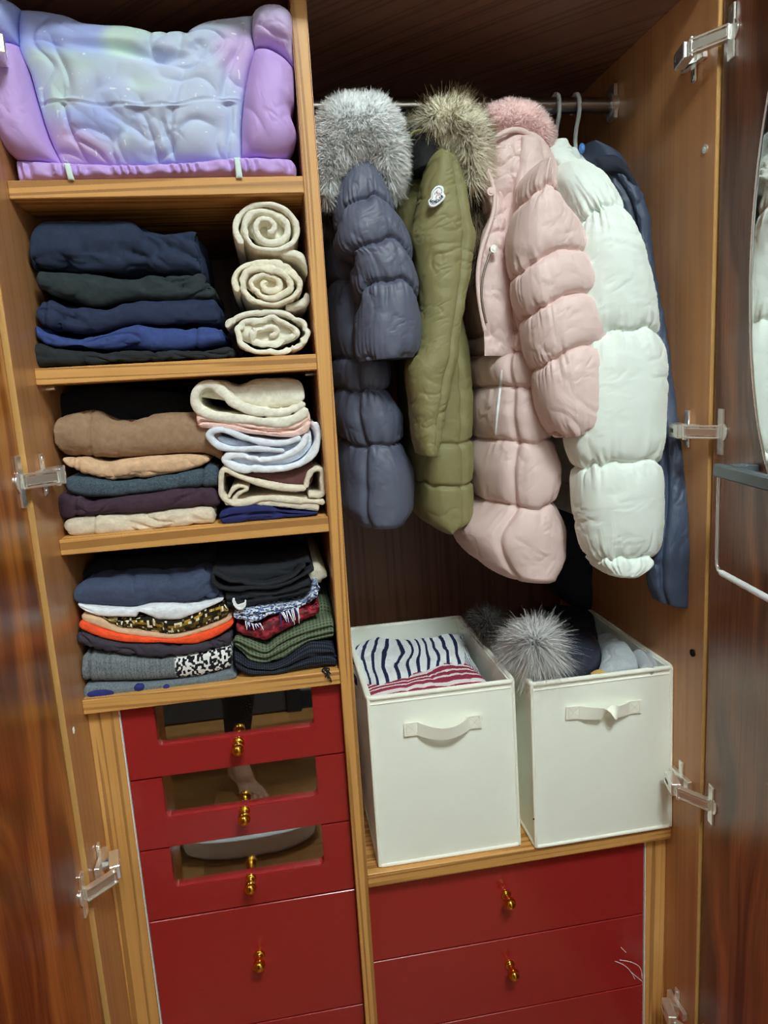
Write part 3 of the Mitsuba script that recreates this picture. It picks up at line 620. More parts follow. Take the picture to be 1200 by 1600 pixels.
solo('folded_trousers', folded([(462, 150), (468, 160), (470, 175)], [(458, 270), (464, 272), (470, 272)], .16, .2, N=30), 'near_black', 'dark folded garment squeezed beside the lilac jacket on the top shelf', 'garment')

# ---- folded garments on the three lower shelves
SEED = [100]
def fold(f, top, bot, mat, label, cat_, y0=.02, k='folded_trousers', group=None, **kw):
    SEED[0] += 1
    uvs = kw.pop('uvs', False)
    out = folded(f(top), f(bot), y0, seed=SEED[0], uvs=uvs, **kw)
    if uvs: return solo(k, out[0], mat, label, cat_, True, group, uv=out[1])
    return solo(k, out, mat, label, cat_, 50, group)
G2 = 'folded trousers on the second shelf'
fold(Z2, [(105, 150), (140, 118), (210, 110), (330, 105), (450, 108), (560, 130), (640, 140), (690, 148), (700, 170)], [(92, 280), (110, 300), (200, 300), (300, 302), (420, 316), (520, 307), (640, 302), (700, 318), (728, 312)], 'navy_twill', 'thick navy folded trousers, topmost of the dark stack on the second shelf', 'trousers', .03, group=G2, r=.035, wr=.009, sc=(20, 20, 24))
fold(Z2, [(120, 318), (140, 300), (300, 305), (440, 325), (500, 312), (600, 303), (690, 300), (762, 362)], [(128, 350), (200, 392), (340, 430), (460, 408), (600, 405), (700, 400), (758, 394)], 'slate_green', 'dark slate green folded trousers, second from top of the stack', 'trousers', .025, group=G2, wr=.007, sc=(26, 26, 30))
fold(Z2, [(116, 420), (135, 402), (170, 400), (270, 424), (360, 436), (440, 408), (560, 405), (680, 400), (768, 397)], [(118, 460), (150, 500), (290, 527), (370, 512), (460, 492), (600, 500), (700, 501), (788, 490)], 'navy_cotton', 'mid navy folded trousers, directly above the bright blue jeans', 'trousers', .022, group=G2, wr=.007, sc=(26, 26, 30), vs=(.08,))
fold(Z2, [(112, 485), (160, 520), (270, 540), (310, 530), (400, 505), (480, 490), (560, 498), (700, 500), (792, 495)], [(115, 540), (180, 572), (270, 578), (360, 586), (450, 578), (560, 580), (700, 573), (797, 555)], 'denim', 'bright blue folded denim jeans on the second shelf', 'jeans', .02, k='folded_jeans', wr=.007, sc=(26, 26, 30), vs=(.85,))
fold(Z2, [(98, 580), (130, 556), (200, 575), (320, 585), (480, 580), (640, 582), (740, 576), (825, 562)], [(120, 643), (300, 634), (500, 627), (700, 617), (838, 612)], 'black_cotton', 'black folded trousers lying lowest in the second shelf stack', 'trousers', .015, group=G2, wr=.004)
# three rolled white trousers
for i, (cx, cy, rx, ry, tl, tu, st, sd, lab) in enumerate(((948, 153, 128, 98, .25, 2.7, 2.2, 1, 'rolled off-white trousers, topmost of three rolls'), (950, 347, 128, 88, .1, 3.1, 2.6, 2, 'rolled cream trousers, middle of three rolls'), (950, 522, 158, 84, .0, 2.5, 3.4, 5, 'loosely rolled white trousers, lowest of three rolls'))):
    t_ = thing('rolled_trousers', lab+' on the second shelf', 'trousers', 'rolled trousers on the second shelf')
    m = 'off_white' if i != 1 else 'cream_roll'
    sp = spiral(cx, cy, rx-4, ry-4, tu+.2, .10, 30, tl, (.16, .14, .24)[i], st, sd)
    part(t_, 'cloth_roll', ribbon(Z2(sp), .0080, .012+.004*i, .3, 420, 40+i, .0035, wig=.016), m, 50)
    part(t_, 'core', rings(np.array([aty(Z2([(cx+(rx-34)*.9*r_*math.cos(a)*math.cos(tl)-(ry-34)*.9*r_*math.sin(a)*math.sin(tl), cy+(rx-34)*.9*r_*math.cos(a)*math.sin(tl)+(ry-34)*.9*r_*math.sin(a)*math.cos(tl)) for a in np.linspace(0, 2*math.pi, 48, endpoint=False)]), y_) for y_, r_ in ((.034, .5), (.03, 1), (.29, 1), (.3, .5))])), m, 40)
    if i == 0: part(t_, 'tail', folded(Z2([(975, 222), (1030, 222), (1075, 240), (1088, 290)]), Z2([(1000, 250), (1040, 255), (1070, 280), (1090, 312)]), .02, .2, 50, .01, seed=77), m, 50)
    if i == 2: part(t_, 'tail', folded(Z2([(1010, 420), (1060, 400), (1085, 375), (1095, 380)]), Z2([(1010, 440), (1060, 436), (1092, 425), (1098, 400)]), .03, .2, 50, .01, seed=78), m, 50)
# third shelf
G3 = 'folded trousers on the third shelf'
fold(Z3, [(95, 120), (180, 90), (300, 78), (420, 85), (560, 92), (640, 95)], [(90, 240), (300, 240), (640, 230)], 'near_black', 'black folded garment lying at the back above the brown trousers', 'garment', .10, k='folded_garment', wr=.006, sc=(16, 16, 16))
fold(Z3, [(100, 240), (112, 198), (150, 184), (210, 172), (260, 178), (320, 208), (400, 204), (470, 186), (600, 178), (690, 190), (735, 300)], [(92, 300), (130, 347), (190, 352), (250, 352), (350, 358), (440, 352), (560, 340), (650, 337), (748, 372)], 'brown_twill', 'thick brown folded trousers, topmost of the third shelf stack', 'trousers', .03, group=G3, r=.035, wr=.004, sc=(20, 20, 22), vs=(.24,))
fold(Z3, [(125, 352), (200, 348), (300, 368), (350, 358), (460, 348), (600, 338), (684, 345)], [(158, 385), (230, 415), (340, 440), (430, 427), (560, 407), (640, 387), (694, 366)], 'tan_twill', 'light tan folded trousers between brown and grey ones', 'trousers', .026, group=G3, wr=.004, sc=(26, 26, 30), vs=(.07, .1))
fold(Z3, [(135, 430), (170, 420), (240, 424), (340, 440), (430, 430), (560, 407), (650, 387), (690, 376), (727, 392)], [(150, 470), (180, 490), (250, 502), (340, 497), (500, 477), (620, 465), (732, 464)], 'heather_navy', 'heathered blue-grey folded trousers on the third shelf', 'trousers', .024, group=G3, wr=.003, vs=(.88,))
fold(Z3, [(103, 500), (140, 480), (200, 493), (230, 512), (330, 497), (470, 480), (600, 462), (690, 462), (727, 490)], [(112, 560), (140, 588), (250, 572), (400, 562), (560, 546), (700, 537), (737, 528)], 'plum', 'dark plum folded trousers, second from bottom of the stack', 'trousers', .022, group=G3, wr=.0035, vs=(.14,))
fold(Z3, [(133, 600), (160, 582), (250, 572), (400, 562), (560, 546), (690, 535), (714, 548)], [(150, 640), (180, 652), (300, 644), (480, 627), (600, 612), (714, 602)], 'beige', 'pale beige folded trousers, lowest of the third shelf stack', 'trousers', .02, group=G3, wr=.0035, vs=(.2,))
t_ = thing('folded_sweater', 'thick cream folded sweater, topmost of the pale stack on the third shelf', 'sweater')
part(t_, 'fold_top', folded(Z3([(640, 110), (660, 66), (720, 55), (790, 72), (870, 50), (980, 44), (1030, 60), (1046, 110)]), Z3([(650, 120), (720, 130), (800, 152), (900, 170), (1000, 160), (1048, 128)]), .035, .26, 100, .03, .003, seed=61), 'off_white', 50)
part(t_, 'fold_loop', ribbon(Z3([(1050, 145), (980, 178), (880, 178), (790, 150), (740, 108), (690, 75), (650, 88), (632, 125), (645, 165), (690, 188), (780, 198), (900, 214), (1000, 205), (1058, 165)]), .013, .014, .26, 200, 62, .002), 'off_white', 50)
fold(Z3, [(635, 205), (650, 178), (760, 198), (900, 220), (1000, 213), (1060, 175), (1070, 200)], [(648, 240), (740, 242), (850, 262), (990, 274), (1050, 258), (1070, 230)], 'pink_cotton', 'pale pink folded top under the cream sweater', 'top', .018, k='folded_pullover', grooves=(.45,), g=.008, r=.012, wr=.002)
t_ = thing('folded_shirt', 'pale blue folded t-shirt in the pale stack on the third shelf', 'shirt')
part(t_, 'fold_loop', ribbon(Z3([(972, 325), (850, 318), (740, 312), (700, 290), (686, 262), (712, 245), (790, 262), (900, 292), (990, 290), (1032, 272)]), .0085, .012, .25, 170, 63, .0015), 'pale_blue', 50)
part(t_, 'fold_body', folded(Z3([(700, 262), (800, 282), (900, 300), (1000, 296), (1030, 285)]), Z3([(710, 285), (800, 312), (900, 318), (1000, 312), (1030, 300)]), .03, .22, 80, .008, seed=64), 'pale_blue', 50)
t_ = thing('folded_shirt', 'white folded t-shirt curling up at the right of the pale stack', 'shirt')
part(t_, 'fold_loop', ribbon(Z3([(1082, 215), (1098, 250), (1092, 310), (1050, 362), (970, 390), (860, 394), (780, 384), (742, 352), (780, 338), (860, 352), (950, 348), (1020, 318), (1060, 260)]), .0095, .014, .25, 190, 65, .002), 'white_cotton', 50)
part(t_, 'fold_body', folded(Z3([(770, 335), (860, 335), (950, 318), (1040, 262), (1075, 240)]), Z3([(770, 372), (860, 385), (960, 378), (1040, 345), (1080, 290)]), .03, .22, 80, .01, seed=66), 'white_cotton', 50)
fold(Z3, [(740, 385), (830, 402), (900, 400), (980, 388), (1060, 372), (1080, 360)], [(740, 420), (880, 428), (940, 448), (1000, 458), (1060, 458), (1082, 420)], 'maroon', 'dark brown folded top between white and ivory ones', 'top', .03, k='folded_pullover', r=.01)
t_ = thing('folded_trousers', 'ivory folded trousers looped at the left, above the royal blue top', 'trousers')
part(t_, 'fold_loop', ribbon(Z3([(1052, 466), (960, 462), (860, 440), (780, 410), (742, 398), (732, 440), (738, 495), (770, 520), (870, 508), (1000, 508), (1124, 516)]), .0085, .014, .25, 190, 67, .0015), 'sand', 50)
part(t_, 'fold_loop', ribbon(Z3([(760, 500), (775, 470), (800, 455), (830, 465), (800, 485), (780, 512)]), .006, .02, .25, 80, 68, .001), 'sand', 50)
part(t_, 'fold_loop', ribbon(Z3([(1052, 462), (1062, 420), (1085, 395), (1108, 395), (1116, 440), (1112, 485), (1060, 490)]), .008, .016, .25, 120, 69, .0015), 'sand', 50)
part(t_, 'fold_body', folded(Z3([(740, 512), (900, 500), (1000, 504), (1104, 515)]), Z3([(745, 530), (900, 534), (1000, 545), (1104, 553)]), .016, .25, 80, .008, seed=70), 'sand', 50)
fold(Z3, [(722, 562), (780, 535), (880, 522), (1000, 546), (1104, 556)], [(730, 596), (760, 602), (880, 590), (1000, 574), (1080, 562)], 'royal_blue', 'royal blue folded top, lowest of the pale stack', 'top', .012, k='folded_pullover', grooves=(.5,), g=.006, r=.01, wr=.003)
# fourth shelf, left stack
G4 = 'folded tops on the fourth shelf'
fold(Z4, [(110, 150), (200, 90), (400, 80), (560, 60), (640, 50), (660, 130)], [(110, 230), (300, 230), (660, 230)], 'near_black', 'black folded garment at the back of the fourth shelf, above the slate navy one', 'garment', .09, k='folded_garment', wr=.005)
fold(Z4, [(84, 240), (98, 200), (130, 178), (250, 170), (400, 165), (520, 162), (600, 140), (640, 160), (687, 235)], [(92, 262), (200, 282), (300, 287), (420, 272), (520, 270), (600, 266), (690, 242)], 'slate_navy', 'slate navy folded sweatshirt, topmost of the fourth shelf left stack', 'sweatshirt', .022, k='folded_sweatshirt', r=.03, wr=.006, sc=(20, 20, 22))
fold(Z4, [(95, 262), (200, 282), (300, 287), (420, 272), (520, 270), (600, 266), (687, 240)], [(108, 280), (200, 316), (335, 322), (350, 300), (400, 322), (430, 334), (500, 332), (560, 312), (630, 280), (687, 254)], 'white_cotton', 'white folded shirt under the slate navy sweatshirt', 'shirt', .018, k='folded_shirt', r=.01, wr=.004)
fold(Z4, [(190, 316), (340, 322), (400, 322), (480, 335), (560, 312), (620, 278), (690, 262), (705, 280)], [(215, 328), (280, 366), (360, 372), (470, 388), (580, 366), (650, 342), (706, 312)], 'gold_pattern', 'black and gold patterned folded blouse below the white shirt', 'blouse', .02, k='folded_blouse', r=.01, wr=.006, sc=(40, 40, 40), uvs=True)
fold(Z4, [(115, 308), (190, 320), (270, 362), (360, 374), (480, 390), (600, 364), (718, 312)], [(120, 330), (200, 368), (320, 393), (480, 404), (600, 380), (722, 326)], 'tan_twill', 'thin cream-beige folded top above the orange one', 'top', .018, k='folded_pullover', r=.008)
fold(Z4, [(106, 335), (120, 332), (200, 368), (320, 393), (480, 404), (600, 380), (725, 324)], [(104, 362), (180, 397), (300, 421), (450, 424), (560, 430), (660, 397), (734, 355)], 'orange', 'bright orange folded top on the fourth shelf', 'top', .014, k='folded_pullover', r=.012, wr=.002)
fold(Z4, [(92, 390), (120, 374), (180, 397), (300, 421), (450, 426), (560, 430), (660, 399), (722, 380)], [(100, 425), (160, 452), (300, 477), (420, 487), (560, 467), (660, 447), (722, 432)], 'cable_purple', 'dark purple cable-knit folded sweater below the orange top', 'sweater', .014, k='folded_sweater', r=.016, wr=.004, sc=(60, 60, 50))
fold(Z4, [(112, 492), (135, 470), (200, 470), (300, 478), (420, 487), (560, 465), (718, 434)], [(116, 582), (200, 584), (340, 582), (480, 573), (600, 562), (726, 520)], 'marl_knit', 'grey folded sweater with black and white flecked sleeve', 'sweater', .012, k='folded_sweater', r=.022, wr=.002, uvs=True, ends=.02, vs=(.07,))
t_ = fold(Z4, [(122, 610), (140, 594), (200, 586), (350, 584), (500, 573), (620, 552), (700, 534), (742, 550)], [(118, 650), (250, 642), (400, 620), (550, 600), (660, 590), (738, 562)], 'heather_grey', 'grey folded sweater with blue spots, lowest of the fourth shelf left stack', 'sweater', .012, k='folded_sweater', r=.018, wr=.002)
for cx, cy, rx, ry in ((196, 625, 54, 17), (350, 600, 21, 13), (459, 597, 12, 11)):
    c0, ex, ez_ = aty(Z4([(cx, cy), (cx+rx, cy-rx*.06), (cx, cy-ry)]), .0105)
    R_ = np.array([[c0+(ex-c0)*s_*math.cos(a)+(ez_-c0)*s_*math.sin(a)+np.array([0, o, 0]) for a in np.linspace(0, 2*math.pi, 32, endpoint=False)] for s_, o in ((1, .006), (1, .0015), (.9, 0), (.4, -.0006))])
    part(t_, 'spot', rings(R_), 'spot_blue', 40, 'dark blue spot')
# fourth shelf, right stack
t_ = thing('folded_sweater', 'black folded sweater, topmost of the fourth shelf right stack', 'sweater')
part(t_, 'fold_body', folded(Z4r([(62, 310), (90, 270), (250, 262), (400, 262), (600, 238), (760, 205), (880, 172), (905, 200)]), Z4r([(70, 340), (150, 360), (300, 390), (440, 405), (560, 395), (700, 350), (860, 225), (905, 220)]), .03, .26, 90, .03, .003, seed=71), 'black_knit', 50)
part(t_, 'fold_loop', ribbon(Z4r([(860, 235), (760, 330), (620, 385), (480, 410), (300, 385), (150, 345), (75, 310), (70, 360), (120, 420), (260, 436), (420, 425), (600, 420), (760, 360), (930, 262)]), .0065, .014, .26, 200, 72, .0015), 'black_knit', 50)
t_ = thing('folded_cardigan', 'black folded cardigan with white tag, second in the right stack', 'cardigan')
part(t_, 'fold_body', folded(Z4r([(165, 480), (230, 448), (400, 440), (560, 446), (700, 410), (900, 330)]), Z4r([(180, 590), (240, 622), (350, 612), (500, 580), (700, 540), (944, 490)]), .02, .25, 100, .02, .003, (.45,), .006, seed=73), 'black_knit', 50)
part(t_, 'tag', ribbon(Z4r([(240, 535), (252, 575), (290, 608), (330, 600), (345, 555)]), .0028, .008, .02, 60, 74, .0004), 'white_tag', 40, 'white folded tag')
part(t_, 'tag_fill', pillow(Z4r([(262, 575), (345, 550)]), Z4r([(280, 600), (335, 600)]), Z4r([(262, 575), (280, 600)]), Z4r([(345, 550), (335, 600)]), lambda p: aty(p, .010), (0, -1, 0), .001, .001, 12, 12, 4, 2, .0002), 'white_tag', 40)
fold(Z4r, [(880, 340), (925, 225), (960, 222), (1000, 262), (1042, 300)], [(890, 375), (930, 390), (985, 400), (1010, 365), (1044, 340)], 'sand', 'small ivory garment peeking out behind the black cardigan', 'garment', .05, k='folded_garment', r=.015, wr=.004)
t_ = thing('tweed_scarf', 'blue and white tweed scarf with fringe on the red garment', 'scarf')
part(t_, 'fold_body', folded(Z4r([(236, 650), (330, 620), (450, 605), (620, 590), (850, 535), (895, 470), (940, 385), (982, 395)]), Z4r([(248, 690), (330, 720), (400, 745), (500, 700), (620, 655), (800, 610), (900, 565), (972, 515)]), .016, .22, 110, .012, .003, (.5,), .005, seed=75, sc=(60, 60, 60)), 'tweed', 50)
fr = []
r_ = np.random.default_rng(5)
for (x0, y0_, x1, y1) in [(350+10*i, 715+4*i-(i > 7)*6*(i-7), 350+12*i+r_.uniform(-15, 15), 775+r_.uniform(-12, 14)) for i in range(13)]+[(640+14*i, 645-4*i, 650+14*i+r_.uniform(0, 40), 740+r_.uniform(-20, 50)-5*i) for i in range(12)]:
    a, b_ = aty(Z4r([(x0, y0_), (x1, y1)]), [.016, .004]); md = (a+b_)/2+np.array([0, -.006, .003])
    fr.append(sweep(smooth_path([a, md, b_], 8), np.linspace(.0014, .0006, 8), 5))
for i, m_ in enumerate(fr): part(t_, 'fringe', m_, ('white_tag', 'spot_blue', 'pale_blue')[i % 3], True)
fold(Z4r, [(258, 722), (330, 760), (400, 790), (470, 745), (560, 690), (680, 650), (850, 600), (985, 538)], [(272, 790), (330, 830), (400, 860), (470, 882), (530, 892), (600, 850), (700, 800), (850, 735), (990, 650)], 'crushed_red', 'crumpled dark red velvety garment under the tweed scarf', 'garment', .016, k='folded_garment', r=.02, wr=.006, sc=(45, 45, 45))
t_ = thing('checked_scarf', 'green houndstooth folded scarf in the fourth shelf right stack', 'scarf')
o_ = folded(Z4r([(238, 880), (270, 845), (400, 880), (520, 935), (620, 870), (760, 790), (900, 745), (1080, 700), (1110, 740)]), Z4r([(262, 940), (330, 1010), (385, 1075), (500, 1095), (650, 1062), (760, 990), (900, 905), (1000, 885), (1112, 862)]), .014, .26, 120, .016, .003, (.3, .62), .008, seed=79, uvs=True)
part(t_, 'fold_body', o_[0], 'houndstooth', True, uv=o_[1])
o_ = folded(Z4r([(960, 600), (1000, 540), (1060, 560), (1100, 640)]), Z4r([(960, 720), (1000, 720), (1060, 715), (1108, 720)]), .05, .2, 40, .03, .002, seed=80, uvs=True)
part(t_, 'fold_back', o_[0], 'houndstooth', True, uv=o_[1])
t_ = thing('folded_sweater', 'dark navy folded knit with a tassel, lowest of the right stack', 'sweater')
o_ = folded(Z4r([(238, 990), (300, 1020), (390, 1080), (560, 1098), (700, 1045), (820, 955), (920, 905), (1085, 915), (1130, 1000)]), Z4r([(250, 1120), (320, 1170), (420, 1196), (600, 1184), (850, 1142), (1142, 1112)]), .008, .27, 120, .02, .0025, (.5,), .008, seed=81, uvs=True)
part(t_, 'fold_body', o_[0], 'navy_knit', True, uv=o_[1])
for q in ([(1020, 1110), (1000, 1130), (1040, 1165), (1080, 1232)], [(1030, 1112), (1060, 1120), (1040, 1160), (1028, 1190)], [(1020, 1105), (1060, 1150), (1070, 1160)], [(1010, 1115), (1040, 1140), (1050, 1200)]):
    part(t_, 'tassel', sweep(smooth_path(aty(Z4r(q), np.linspace(.004, -.006, len(q))), 16), .0011, 6), 'near_black', True)
# ================================================================ coats on the rod
def onto(mesh, px, off):
    """points lying on a cloth's surface, raised by off"""
    d = ray(px); d /= np.linalg.norm(d, axis=1, keepdims=True); o = np.repeat(CAM[None], len(d), 0)
    loc, ri, ti = mesh.ray.intersects_location(o, d, multiple_hits=False)
    out = np.full((len(d), 3), np.nan); out[ri] = loc+mesh.face_normals[ti]*off
    bad = np.isnan(out[:, 0])
    if bad.any() and (~bad).any():
        i = np.arange(len(d))
        for k in range(3): out[bad, k] = np.interp(i[bad], i[~bad], out[~bad, k])
    return out
def hanger(u, label, kind, neck, top=None, dx=0.):
    """hanger on the rod at image column u; neck = (z, y) where the hook meets the shoulders"""
    x = aty([u], ROD[1])[0, 0]; R_ = .0165
    h_ = thing('coat_hanger', label, 'hanger')
    zc = ROD[2]
    arc = [(x, ROD[1]+R_*math.cos(a), zc+R_*math.sin(a)) for a in np.linspace(-.5, math.pi*1.02, 14)]
    arc += [(x, ROD[1]-R_*.9, zc-.018), (x, ROD[1]-R_*.3, zc-.034), (x, ROD[1], zc-.046), (x, ROD[1], zc-.07)]
    mat, r_ = (('chrome', .0017) if kind == 'wire' else ('white_plastic', .0036))
    part(h_, 'hook', sweep(smooth_path(arc, 50), r_, 10), mat, True)
    bar = [(x, ROD[1]-.07, zc-.135), (x, ROD[1]-.045, zc-.115), (x, ROD[1]-.015, zc-.084), (x, ROD[1], zc-.078), (x, ROD[1]+.02, zc-.084), (x, ROD[1]+.08, zc-.115), (x, ROD[1]+.13, zc-.14)]
    part(h_, 'shoulder_bar', sweep(smooth_path(bar, 40), r_*1.4, 10), mat, True)
    return h_
hanger((562, 166), 'thin wire hanger hidden under the navy puffer coat', 'wire', 0)
hanger((660, 172), 'wire hanger with bright hook above the olive parka', 'wire', 0)
hanger((752, 172), 'wire hanger behind the pink fur hood', 'wire', 0)
hanger((868, 178), 'white plastic hanger with hook beside the pink fur hood', 'plastic', 0)
hg = hanger((899, 180), 'white plastic hanger, rightmost on the rod, over the navy jacket', 'plastic', 0)
c = aty([(909, 232)], .13)[0]; part(hg, 'clip', cat(ell(c, (.005, .006, .008), 3)), 'blue_plastic', True, 'small blue clip')

# ---- navy puffer with grey fur hood
K = thing('puffer_coat', 'navy puffer coat with large grey fur hood, hanging nearest the partition', 'coat')
part(K, 'sleeve', tube([(538, 256, 580, 254), (527, 271, 593, 269), (521, 305, 604, 296), (516, 345, 620, 328), (518, 380, 632, 352), (524, 398, 643, 380), (540, 408, 648, 415), (546, 445, 655, 448), (551, 474, 656, 474), (550, 515, 658, 512), (550, 562, 657, 553)],
     [.095, .085, .07, .06]+[.055]*7, .058, 260, 180, (3.6, 6.2, 8.1), .0045, .006, .0022, .85, 'round', 'cuff', 3, .034, wsc=(24, 24, 18)), 'navy_shell', True)
part(K, 'body', tube([(515, 262, 600, 262), (506, 300, 618, 300), (505, 345, 626, 345), (512, 420, 628, 420), (520, 500, 624, 500), (525, 560, 622, 560), (528, 612, 624, 612), (527, 655, 641, 650), (535, 698, 645, 696), (536, 745, 659, 745), (538, 795, 658, 795), (550, 818, 645, 816)],
     .2, .13, 260, 190, (3.2, 5, 6, 8), .005, .006, .0024, .8, 'round', 'round', 4, .0, yat=.10, vseams=(2.08,), wsc=(24, 24, 18)), 'navy_shell', True)
arch = [(aty([q[:2]], .055)[0], q[2]) for q in ((511, 306, .009), (512, 272, .018), (522, 238, .030), (545, 207, .041), (576, 205, .041), (597, 232, .030), (607, 266, .019), (611, 294, .009))]
hb = blob(arch, .005)
part(K, 'hood', hb, 'canvas', True, 'hood under the fur')
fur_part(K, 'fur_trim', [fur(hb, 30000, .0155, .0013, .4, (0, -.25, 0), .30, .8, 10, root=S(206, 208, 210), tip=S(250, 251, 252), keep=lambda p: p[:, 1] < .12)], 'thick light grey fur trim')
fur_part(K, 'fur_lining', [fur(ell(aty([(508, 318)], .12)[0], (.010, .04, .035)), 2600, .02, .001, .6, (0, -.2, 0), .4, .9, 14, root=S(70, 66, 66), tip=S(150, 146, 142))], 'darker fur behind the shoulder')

# ---- olive parka
K = thing('parka', 'olive green parka with beige fur hood trim and sleeve badge, hanging second from the partition', 'coat')
part(K, 'sleeve', tube([(678, 238, 694, 236), (664, 260, 714, 252), (654, 305, 727, 292), (646, 345, 735, 345), (641, 372, 742, 372), (647, 398, 738, 408), (653, 450, 731, 450), (653, 500, 722, 500), (646, 545, 714, 560), (634, 575, 704, 605), (640, 640, 697, 645), (644, 685, 691, 685), (650, 704, 684, 708)],
     .06, [.022]+[.048]*12, 280, 170, (), .0, .0, .0026, .85, 'round', 'cuff', 7, wsc=(22, 22, 30), vseams=(1.0,)), 'olive_shell', True)
SLV = (.06, .048)
part(K, 'body', tube([(640, 255, 700, 255), (624, 290, 722, 290), (621, 350, 738, 360), (628, 420, 738, 420), (632, 480, 735, 480), (634, 550, 748, 545), (640, 620, 754, 620), (645, 692, 754, 690), (652, 757, 755, 757), (658, 795, 754, 790), (668, 820, 748, 815), (688, 832, 722, 832)],
     .2, .11, 260, 180, (7, 8), .0015, .002, .0018, .8, 'round', 'round', 9, yat=.11, vseams=(1.15,), wsc=(20, 20, 26)), 'olive_shell', True)
part(K, 'hood_inside', tube([(640, 204, 706, 208), (634, 215, 712, 222), (636, 238, 708, 242), (642, 268, 690, 262)], .10, .05, 60, 60, wr=.003, seed=12, yat=.08, tdome=.15), 'hood_black', True, 'black hood lining')
part(K, 'hood_edge', sweep(smooth_path(aty([(638, 216), (645, 208), (660, 204), (680, 205), (698, 209), (708, 216)], [.052, .05, .05, .05, .05, .052]), 40), .0035, 10, flat=.6), 'olive_shell', True)
rk = dict(root=S(208, 198, 172), tip=S(252, 247, 230))
chain = [(aty([q[:2]], .055)[0], q[2]) for q in ((676, 188, .009), (692, 182, .013), (712, 190, .020), (727, 210, .021), (734, 236, .016), (738, 262, .010), (737, 284, .005))]
fb = blob(chain)
part(K, 'fur_base', fb, 'sand', True)
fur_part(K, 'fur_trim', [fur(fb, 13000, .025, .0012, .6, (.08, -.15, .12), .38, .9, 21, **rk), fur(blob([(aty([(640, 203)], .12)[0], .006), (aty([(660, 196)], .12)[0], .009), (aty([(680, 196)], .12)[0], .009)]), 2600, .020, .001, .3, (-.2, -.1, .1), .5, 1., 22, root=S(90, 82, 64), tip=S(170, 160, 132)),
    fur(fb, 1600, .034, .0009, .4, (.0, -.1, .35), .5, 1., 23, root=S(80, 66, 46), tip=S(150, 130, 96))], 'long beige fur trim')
ck = [(aty([q[:2]], .10)[0], q[2]) for q in ((736, 282, .010), (742, 300, .013), (745, 325, .010), (748, 360, .009), (748, 400, .007), (745, 440, .004))]
cb = blob(ck); zc_ = aty([(742, 312)], .1)[0, 2]
part(K, 'facing_base', cb, 'hood_black', True)
fur_part(K, 'fur_facing', [fur(cb, 2600, .015, .001, .7, (0, -.2, -.2), .4, .9, 24, keep=lambda p: p[:, 2] > zc_, root=S(24, 22, 22), tip=S(70, 62, 58)), fur(cb, 5200, .016, .001, .7, (0, -.2, -.3), .4, .9, 25, keep=lambda p: p[:, 2] <= zc_, root=S(80, 66, 54), tip=S(170, 150, 126))], 'dark brown fur facing')
# sleeve badge
bo = Z(17.14, 650, 270); YB = .004
def flat(pts, y, th, n=60, closed=True):
    q = aty(smooth_path(bo(pts), n, True), y)
    return rings(np.array([q.mean(0)+(q-q.mean(0))*s_+np.array([0, o, 0]) for s_, o in ((1, th), (1, .0004), (.97, 0), (.5, 0))]))
edge = [(560, 350), (640, 335), (720, 370), (750, 450), (745, 540), (790, 610), (770, 680), (690, 770), (580, 860), (440, 908), (370, 880), (340, 790), (335, 740), (395, 670), (420, 540), (470, 430)]
badge = name(f'{K}__badge'); scene[badge] = mikit.ply(flat(edge, YB, .006), 'white_tag', smooth=40); labels[badge] = {'label': 'white rooster badge with navy ring'}
def stroke(pts, w, mat, lab=None, n=30, closed=False, y=YB-.0004):
    part(badge, 'emblem', sweep(aty(smooth_path(bo(pts), n, closed), y), w, 6, closed, .5), mat, True, lab)
ring_ = [(600, 395), (665, 420), (690, 500), (665, 600), (700, 650), (650, 730), (560, 800), (450, 845), (390, 815), (385, 755), (430, 690), (445, 570), (500, 455)]
stroke(ring_, .0005, 'navy_cotton', 'navy outline', 70, True)
stroke([(575, 470), (560, 520), (575, 570), (555, 620), (530, 670)], .0011, 'red_stripe', None); stroke([(560, 500), (520, 540), (500, 580)], .0008, 'royal_blue'); stroke([(600, 600), (630, 570), (620, 540), (590, 560)], .0007, 'crushed_red'); stroke([(560, 530), (566, 545)], .0013, 'navy_cotton'); stroke([(540, 620), (550, 670), (545, 710)], .0009, 'pink_cotton')
word = 'MONCLER'
lp_px = smooth_path([(405, 750), (450, 775), (510, 775), (560, 755), (610, 715), (655, 670), (700, 635)], 7)
for i, ch in enumerate(word):
    t_m = meshkit.text_mesh(ch, .0034, .0006, True); b0 = t_m.bounds.mean(0); v = t_m.vertices-b0
    nx = lp_px[min(i+1, 6)]-lp_px[max(i-1, 0)]; a = math.atan2(-nx[1], nx[0]); ca, sa = math.cos(a), math.sin(a)
    c0 = aty([bo([lp_px[i]])[0]], YB-.0006)[0]
    t_m.vertices = np.c_[c0[0]+v[:, 0]*ca-v[:, 1]*sa, c0[1]-v[:, 2], c0[2]+v[:, 0]*sa+v[:, 1]*ca]
    part(badge, 'letter', t_m, 'navy_cotton', False)

